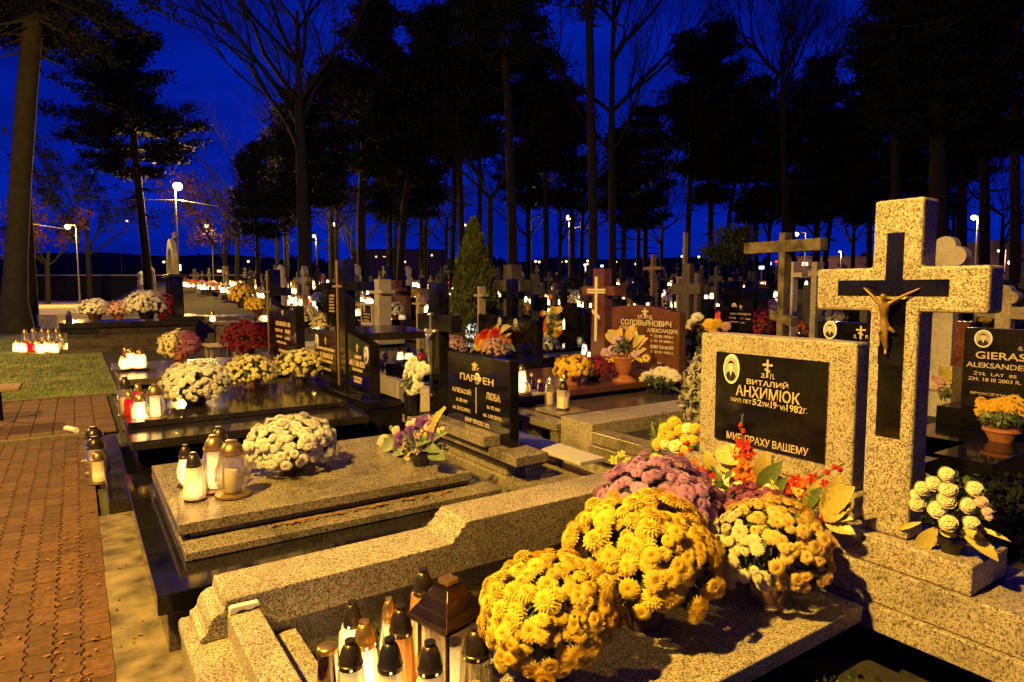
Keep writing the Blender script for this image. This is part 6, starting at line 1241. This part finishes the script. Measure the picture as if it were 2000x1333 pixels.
for k, (x, d, yt, hw, yb, lab_) in enumerate(((1752, 46, -80, 80, 250, 'tall dark pine left of the great right-hand mass'), (1835, 40, -160, 110, 260, 'thick-trunked pine behind the tall granite cross'), (1880, 50, -60, 85, 330, 'dark pine right of the thick-trunked one'), (1925, 44, -120, 90, 280, 'tall pine near the right edge'), (1985, 40, -140, 100, 300, 'pine at the right edge of the picture'), (1800, 56, 60, 80, 420, 'lower dark pine filling the right-hand mass'))):
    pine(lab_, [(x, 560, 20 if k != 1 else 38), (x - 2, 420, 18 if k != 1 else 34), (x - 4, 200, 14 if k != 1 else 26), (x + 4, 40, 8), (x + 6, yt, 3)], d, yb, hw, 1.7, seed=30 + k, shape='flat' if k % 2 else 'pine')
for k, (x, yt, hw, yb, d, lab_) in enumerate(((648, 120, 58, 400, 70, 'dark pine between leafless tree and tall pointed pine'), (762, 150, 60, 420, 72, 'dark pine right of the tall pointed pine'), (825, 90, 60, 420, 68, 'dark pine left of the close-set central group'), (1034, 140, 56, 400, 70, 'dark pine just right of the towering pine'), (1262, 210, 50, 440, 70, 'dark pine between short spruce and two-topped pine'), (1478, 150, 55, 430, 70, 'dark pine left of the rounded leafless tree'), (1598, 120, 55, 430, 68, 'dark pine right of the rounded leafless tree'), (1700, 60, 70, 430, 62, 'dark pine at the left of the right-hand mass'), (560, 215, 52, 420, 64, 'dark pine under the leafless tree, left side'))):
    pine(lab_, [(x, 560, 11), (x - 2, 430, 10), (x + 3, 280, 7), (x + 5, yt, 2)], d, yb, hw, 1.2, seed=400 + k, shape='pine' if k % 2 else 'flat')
pine('small conical yew in front of the right-hand street lamps', [(1436, 560, 8), (1436, 530, 6), (1437, 458, 2)], 34, 545, 15, .8, 'bark_dark', seed=40, shape='cone', name='yew_tree', leafmat='thuja_leaf', group='small evergreens of the middle distance')
pine('round yellow-green bush left of the conical yew', [(1408, 560, 8), (1408, 540, 6), (1409, 500, 2)], 32, 552, 9, .8, 'bark_dark', seed=41, shape='flat', name='yew_tree', leafmat='thuja_leaf', group='small evergreens of the middle distance')
bare('autumn tree lit orange under the left street lamps', [(92, 570, 10), (92, 520, 8), (95, 490, 5)], 70, [(93, 520, 5, 4)], .7, 50, 'lamp-lit autumn trees', 3, 'bark_pine', ('autumn_leaf', 14), 2.6)
bare('autumn tree glowing beside the lamp right of the arch', [(440, 570, 10), (440, 510, 8), (440, 470, 5)], 62, [(440, 510, 5, 4)], .7, 51, 'lamp-lit autumn trees', 3, 'bark_pine', ('autumn_leaf', 14), 3.4)
bare('dark half-leafed tree behind the left street lamp', [(175, 570, 10), (172, 500, 8), (170, 430, 5)], 75, [(172, 500, 5, 3), (170, 440, 5, 4)], .7, 52, 'lamp-lit autumn trees', 3, 'bark_dark', ('needles', 16), 4.0)
bare('leafless tree with lamp-lit twigs left of the tall pointed pine', [(690, 560, 7), (688, 500, 6), (686, 460, 4)], 50, [(688, 500, 4, 4), (686, 460, 4, 4)], .7, 53, 'lamp-lit autumn trees', 4, 'bark_beech', None, 2.2)
def shade_pine(label, x, y, h_, zb, Rm, seed):  # pines added out of view to hold back the blue sky fill
    T = thing('pine_tree', label, 'tree', (x, y, 0), group='unseen pines added to cut the sky light'); rg = np.random.default_rng(seed); MB().tube([(x, y, -.1), (x + .2, y, h_ * .5), (x + .4, y + .2, h_)], [.30, .2, .04], 9).build('trunk', 'bark_pine', T, 0, True)
    P = []; segs = []
    for i in range(70):
        t = (i + rg.random()) / 70; z = zb + (h_ - zb) * t; az = rg.uniform(0, 6.28); L = Rm * np.interp(t, [0, .3, .8, 1], [.8, 1, .6, .15]) * rg.uniform(.7, 1.1); p0 = Vector((x + .3, y, z)); e = p0 + Vector((math.cos(az) * L, math.sin(az) * L, .1 * L)); segs.append((p0, e, .06, .02))
        for q in range(8): c = p0.lerp(e, rg.uniform(.25, 1.05)); P.append(np.array(c) + rg.normal(size=(22, 3)) * np.array([.8, .8, .35]))
    V, Fq = tubes_np(segs, 4); obj('limbs', mk_np('limbs', V - np.array([x, y, 0]), Fq, 'bark_pine', 4), T)['kind'] = 'stuff'; P = np.concatenate(P) - np.array([x, y, 0]); n = len(P); a = rg.normal(size=(n, 3)) * .3; b = rg.normal(size=(n, 3)) * .3
    setp(obj('crown', mk_np('crown', np.stack([P - a, P + a, P + b], 1), np.arange(3 * n), 'needles'), T), kind='stuff')
for k, (x, y, h_, zb, Rm) in enumerate(((-7.5, -4, 24, 8, 5.5), (1.5, -8, 26, 9, 5.5), (9, -6, 25, 8, 5.5), (15, -1.5, 27, 8, 5.5), (-11, 5.5, 25, 9, 5), (-4, -13, 26, 9, 6), (7, -14, 26, 8, 6), (25, -4, 26, 8, 5), (-15, -3, 26, 8, 6))):
    shade_pine(('unseen pine added behind the viewpoint to cut sky light, %s of the brick path' % ('left' if x < 0 else 'right')), x, y, h_, zb, Rm, 200 + k)
for k, (x, d, yt) in enumerate(((462, 80, 300), (540, 78, 330), (655, 70, 250), (770, 72, 330), (830, 70, 300), (870, 75, 340), (1030, 70, 290), (1092, 72, 320), (1135, 70, 270), (1245, 72, 200), (1290, 76, 330), (1455, 74, 260), (1500, 70, 300), (1590, 72, 280), (1665, 76, 330), (1715, 70, 250), (1775, 66, 300), (1860, 66, 280), (1955, 64, 330))):
    y1 = 560 - (560 - yt) * .35; y2 = 560 - (560 - yt) * .6
    bare('thin leafless tree in the dark wood behind the graves', [(x, 560, 9), (x + 2, y1, 8), (x + 4, y2, 5)], d, [(x + 2, y1, 4, 3), (x + 3, (y1 + y2) / 2, 4, 3), (x + 4, y2, 4, 3)], .55, 300 + k, 'thin leafless trees of the dark wood', 3, 'bark_dark', None, (560 - yt) * d / F * .30)
# far wood along the horizon: one dark mass
V = []; Fc = []; rw = random.Random(4)
for i in range(520):
    ang = HEAD + R(rw.uniform(-52, 52)); dd = rw.uniform(230, 300); x, y = math.sin(ang) * dd, math.cos(ang) * dd; h_ = rw.uniform(9, 15) * dd / 260; w = rw.uniform(3, 6); b = len(V)
    for j in range(7): V.append((x + math.cos(j * .9) * w, y + math.sin(j * .9) * w, -1))
    for j in range(7): V.append((x + math.cos(j * .9 + .3) * w * .7, y + math.sin(j * .9 + .3) * w * .7, h_ * rw.uniform(.5, .75)))
    V.append((x, y, h_))
    for j in range(7): Fc += [(b + j, b + (j + 1) % 7, b + 7 + (j + 1) % 7, b + 7 + j), (b + 7 + j, b + 7 + (j + 1) % 7, b + 14)]
setp(obj('far_treeline', mk('far_treeline', V, Fc, 'hill_forest')), 'dark far wood along the horizon', 'wood', kind='stuff')
struct(obj('hills', mk('hills', [(math.sin(HEAD + R(a)) * dd, math.cos(HEAD + R(a)) * dd, zz) for dd, zz in ((420, -2),) for a in range(-60, 61, 4)] + [(math.sin(HEAD + R(a)) * 440, math.cos(HEAD + R(a)) * 440, 19 + 4 * math.sin(a * .17) + 2 * math.sin(a * .5)) for a in range(-60, 61, 4)], [(i, i + 1, i + 32, i + 31) for i in range(30)], 'hill_forest')))
# ------------------------------------------------------------------ street lamps
def lamp(label, xb, d, xh, yh, power, arm=True, rpx=6, group='street lamps beyond the graves', far=False, lens='lamp_lens', col=SODIUM):
    b = gp(xb, d); h_ = at(xh, yh, d); T = thing('street_lamp', label, 'street lamp', tuple(b), group=group)
    MB().tube([b, Vector((b.x, b.y, 1.2)), Vector((b.x, b.y, h_.z + .12))], [.11, .075, .05], 8).build('pole', 'pole_paint', T, 0, True)
    if arm: MB().tube([Vector((b.x, b.y, h_.z + .08)), Vector((b.x, b.y, h_.z + .14)).lerp(h_ + Vector((0, 0, .18)), .5), h_ + Vector((0, 0, .14))], .035, 6).build('arm', 'pole_paint', T, 0, True)
    r = max(.10, rpx / 2 * d / F)
    MB().lathe([(r * .62, r * .74), (r * .3, r * .95 + .02), (r * .1, r * 1.15 + .03)], 12, tuple(h_)).build('lamp_head', 'dark_metal', T, 0, True)
    MB().lathe([(r * .2, -r * .95), (r * .72, -r * .7), (r, -r * .1), (r * .92, r * .35), (r * .6, r * .7), (r * .25, r * .85)], 12, tuple(h_)).build('lens', lens, T, 0, True)
    if power:
        li = bpy.data.lights.new('lamp_light', 'POINT'); li.energy = power; li.color = col; li.shadow_soft_size = .15; lo = obj('lamp_light', li, T, h_ - b - Vector((0, 0, r + .25)))
    return T
def path_lamp(lab_, K, power):
    kl = bpy.data.lights.new('lamp_light', 'POINT'); kl.energy = power; kl.color = SODIUM; kl.shadow_soft_size = .10; b = (K[0] - .9, K[1] + .5, 0)
    T = thing('street_lamp', lab_, 'street lamp', b, group='street lamps along the brick path'); MB().tube([b, (b[0], b[1], K[2] + .2)], [.09, .05], 8).build('pole', 'pole_paint', T, 0, True); MB().tube([(b[0], b[1], K[2] + .2), (K[0], K[1], K[2] + .22)], .03, 6).build('arm', 'pole_paint', T); MB().lathe([(.06, .28), (.2, .2), (.22, .14)], 12, K).build('lamp_head', 'dark_metal', T, 0, True); MB().lathe([(.05, .06), (.15, .08), (.18, .138)], 12, K).build('lens', 'lamp_lens', T, 0, True)
    obj('lamp_light', kl, T, Vector(K) - Vector(b) - Vector((0, 0, .05)))
path_lamp('street lamp over the brick path, nearest the camera and left of the picture', KEY, KEY_W)
path_lamp('street lamp by the lawn, left of the huge pale-barked tree', (-5.9, 15.5, 6.2), 6000.0)
lamp('brightest street lamp, above the stone arch', 350, 46, 347, 364, 9000, False, 17)
lamp('curved-arm street lamp left of the brightest one', 155, 62, 132, 443, 9000, True, 10)
lamp('street lamp hidden behind the thin dark trunk', 44, 58, 42, 437, 3000, False, 8)
lamp('street lamp among autumn leaves right of the arch', 418, 64, 404, 441, 600, True, 8)
lamp('street lamp before the lamp-lit twigs', 654, 52, 650, 439, 400, True, 9)
lamp('street lamp in the centre right of the towering pine', 1111, 56, 1111, 425, 4500, False, 10)
lamp('street lamp behind the tall concrete cross, left one', 1478, 70, 1479, 473, 2200, False, 7)
lamp('street lamp behind the tall concrete cross, right one', 1570, 72, 1556, 457, 2200, True, 8)
lamp('street lamp right of the tall granite cross', 1902, 60, 1902, 425, 2500, False, 10)
lamp('low bright lamp at the right edge beyond the graves', 1976, 55, 1974, 513, 1200, False, 9)
lamp('thin far lamp mast left of the arch', 240, 110, 248, 432, 0, True, 4, lens='lamp_lens_far')
lamp('far lamp seen just above the thuja', 908, 80, 908, 440, 0, False, 5, lens='lamp_lens_far')
lamp('white pole lamp left of the lamp-lit twigs', 620, 46, 613, 461, 700, False, 4, lens='lamp_lens_far')
for i, (x, y) in enumerate(((1046, 511), (1053, 512), (1096, 512), (1106, 511), (1148, 510), (1203, 512), (1220, 513), (1242, 516), (1290, 513), (1332, 501), (1420, 488), (1365, 502), (762, 516), (320, 512), (1148, 516), (485, 511))):
    lamp('pinpoint far street lamp on the horizon', x, 150 + 3 * i, x, y, 0, False, 4.5, 'pinpoint lamps on the horizon', lens='lamp_lens_far')
def sign(lab_, x, y, d, w, h, mat, grp='lit signs beyond the cemetery'):
    p = at(x, y, d); s_ = d / F; T = thing('lit_sign', lab_, 'sign', (p.x, p.y, 0), -HEAD, grp); ORI[T.name] = Vector((0, 0, 0))
    MB().box(-w / 2 * s_, w / 2 * s_, 0, .3, p.z - h / 2 * s_, p.z + h / 2 * s_).build('panel', mat, T, .02); MB().box(-.12, .12, .05, .25, 0, p.z - h / 2 * s_ - .01).build('post', 'dark_metal', T)
sign('cold white lit sign panel right of the central lamp', 1140, 524, 120, 9, 16, 'sign_cool'); sign('blue-white lit panel above the brown cross', 1172, 520, 120, 13, 4, 'sign_cool'); sign('cold white lit panel between the slim crosses and yew', 1348, 530, 120, 8, 12, 'sign_cool'); sign('blue lit panel left of the yew', 1407, 530, 120, 6, 5, 'sign_blue'); sign('teal-white lit panel left of the tall concrete cross', 1488, 523, 120, 9, 6, 'sign_cool'); sign('small cold lit panel right of the teal one', 1504, 515, 120, 5, 6, 'sign_cool'); sign('red lit panel right of the tall concrete cross', 1517, 511, 120, 4, 4, 'sign_red'); sign('cold lit panel seen through the stone arch', 349, 523, 100, 6, 12, 'sign_cool'); sign('far blue lit panel on the left horizon', 243, 544, 100, 5, 4, 'sign_blue')
# wires
def wire(lab_, pts, d): T = thing('power_line', lab_, 'power line', tuple(at(*pts[0], d))); MB().tube([at(x, y, d) for x, y in pts], .025, 5).build('cable', 'pole_paint', T)
wire('overhead cable running through the brightest street lamp', [(60, 384), (200, 390), (290, 391), (347, 391), (385, 397), (425, 404)], 46); wire('overhead cable between the left street lamps', [(42, 437), (72, 439), (130, 448)], 60); wire('short pale overhead cable right of the central lamp', [(1111, 448), (1130, 444), (1154, 445), (1190, 452)], 56)
# ------------------------------------------------------------------ sandy walk, boundary wall, far buildings
sheet('sandy_walk', 'sand', [g(50, 588), g(380, 588), g(380, 603), g(230, 608), g(60, 617)], -.002)
BW = thing('boundary_wall', 'long dark boundary wall with pale coping beyond the left graves', 'wall', tuple(gp(270, 92)))
a, b = at(70, 537, 92), at(480, 537, 92); d_ = (b - a).normalized(); nr = Vector((-d_.y, d_.x, 0)) * .12
def wallbox(z0, z1, t, nm, mat):
    m = MB(); m.v = [tuple(Vector((p.x, p.y, z)) + nr * s_ * t) for z in (z0, z1) for p, s_ in ((a, -1), (b, -1), (b, 1), (a, 1))]; m.f = [(0, 3, 2, 1), (4, 5, 6, 7), (0, 1, 5, 4), (1, 2, 6, 5), (2, 3, 7, 6), (3, 0, 4, 7)]; return m.build(nm, mat, BW)
wallbox(-.05, a.z - .15, 1, 'wall', 'bark_dark'); wallbox(a.z - .148, a.z, 1.6, 'coping', 'granite_pale')
def building(lab_, x0, x1, yt, d, mat, wins=(), roof=None, dep=10):
    pa, pb = gp(x0, d), gp(x1, d); zt_ = at((x0 + x1) / 2, yt, d).z; T = thing('building', lab_, 'building', tuple(gp((x0 + x1) / 2, d)), -HEAD, 'far buildings on the horizon'); ORI[T.name] = Vector((0, 0, 0)); w = (pb - pa).length / 2; s_ = d / F
    MB().box(-w, w, 0, dep, -.5, zt_).build('wall', mat, T)
    MB().box(-w - .4, w + .4, -.4, dep + .4, zt_ + .003, zt_ + (roof or .4)).build('roof', 'roof_dark', T)
    for (x, y, ww, hh, lit) in wins:
        z = at(x, y, d).z; xo = (x - (x0 + x1) / 2) * s_; f = MB().box(xo - ww / 2 * s_, xo + ww / 2 * s_, -.12, .0, z - hh / 2 * s_, z + hh / 2 * s_).build('window', 'dark_metal', T); MB().box(xo - ww * .42 * s_, xo + ww * .42 * s_, -.14, -.121, z - hh * .4 * s_, z + hh * .4 * s_).build('pane', 'window_light' if lit else 'photo_dark', f)
    return T
building('long low dark apartment block with few lit windows behind the pines', 690, 862, 490, 170, 'render_wall', [(736, 502, 4, 4, 1), (752, 501, 6, 4, 1), (760, 501, 4, 4, 1), (844, 499, 4, 5, 1), (792, 512, 4, 5, 1), (780, 512, 4, 5, 0), (820, 505, 4, 5, 0), (715, 508, 4, 5, 0)])
building('pale flat-roofed hall left of the tall granite cross', 1556, 1705, 505, 118, 'render_wall', [(1570, 516, 14, 9, 1), (1590, 516, 14, 9, 0), (1640, 517, 12, 6, 0)])
building('pale hall with low dark roof at the right edge', 1935, 2050, 497, 95, 'render_wall', [(1955, 508, 10, 6, 0), (1990, 508, 10, 6, 0)], 2.0)
building('low lit shop front by the left autumn tree', 420, 450, 522, 130, 'render_wall', [(430, 530, 10, 6, 1), (442, 530, 8, 6, 1)])
T = lamp('added lamp brightening the pale flat-roofed hall', 1640, 108, 1640, 492, 5000, False, 4, lens='lamp_lens_far', col=(1, .55, .35)); T = lamp('added lamp brightening the pale hall at the right edge', 1960, 86, 1950, 490, 2500, False, 4, lens='lamp_lens_far', col=(1, .5, .3))  # two lamps added only to light the hall fronts
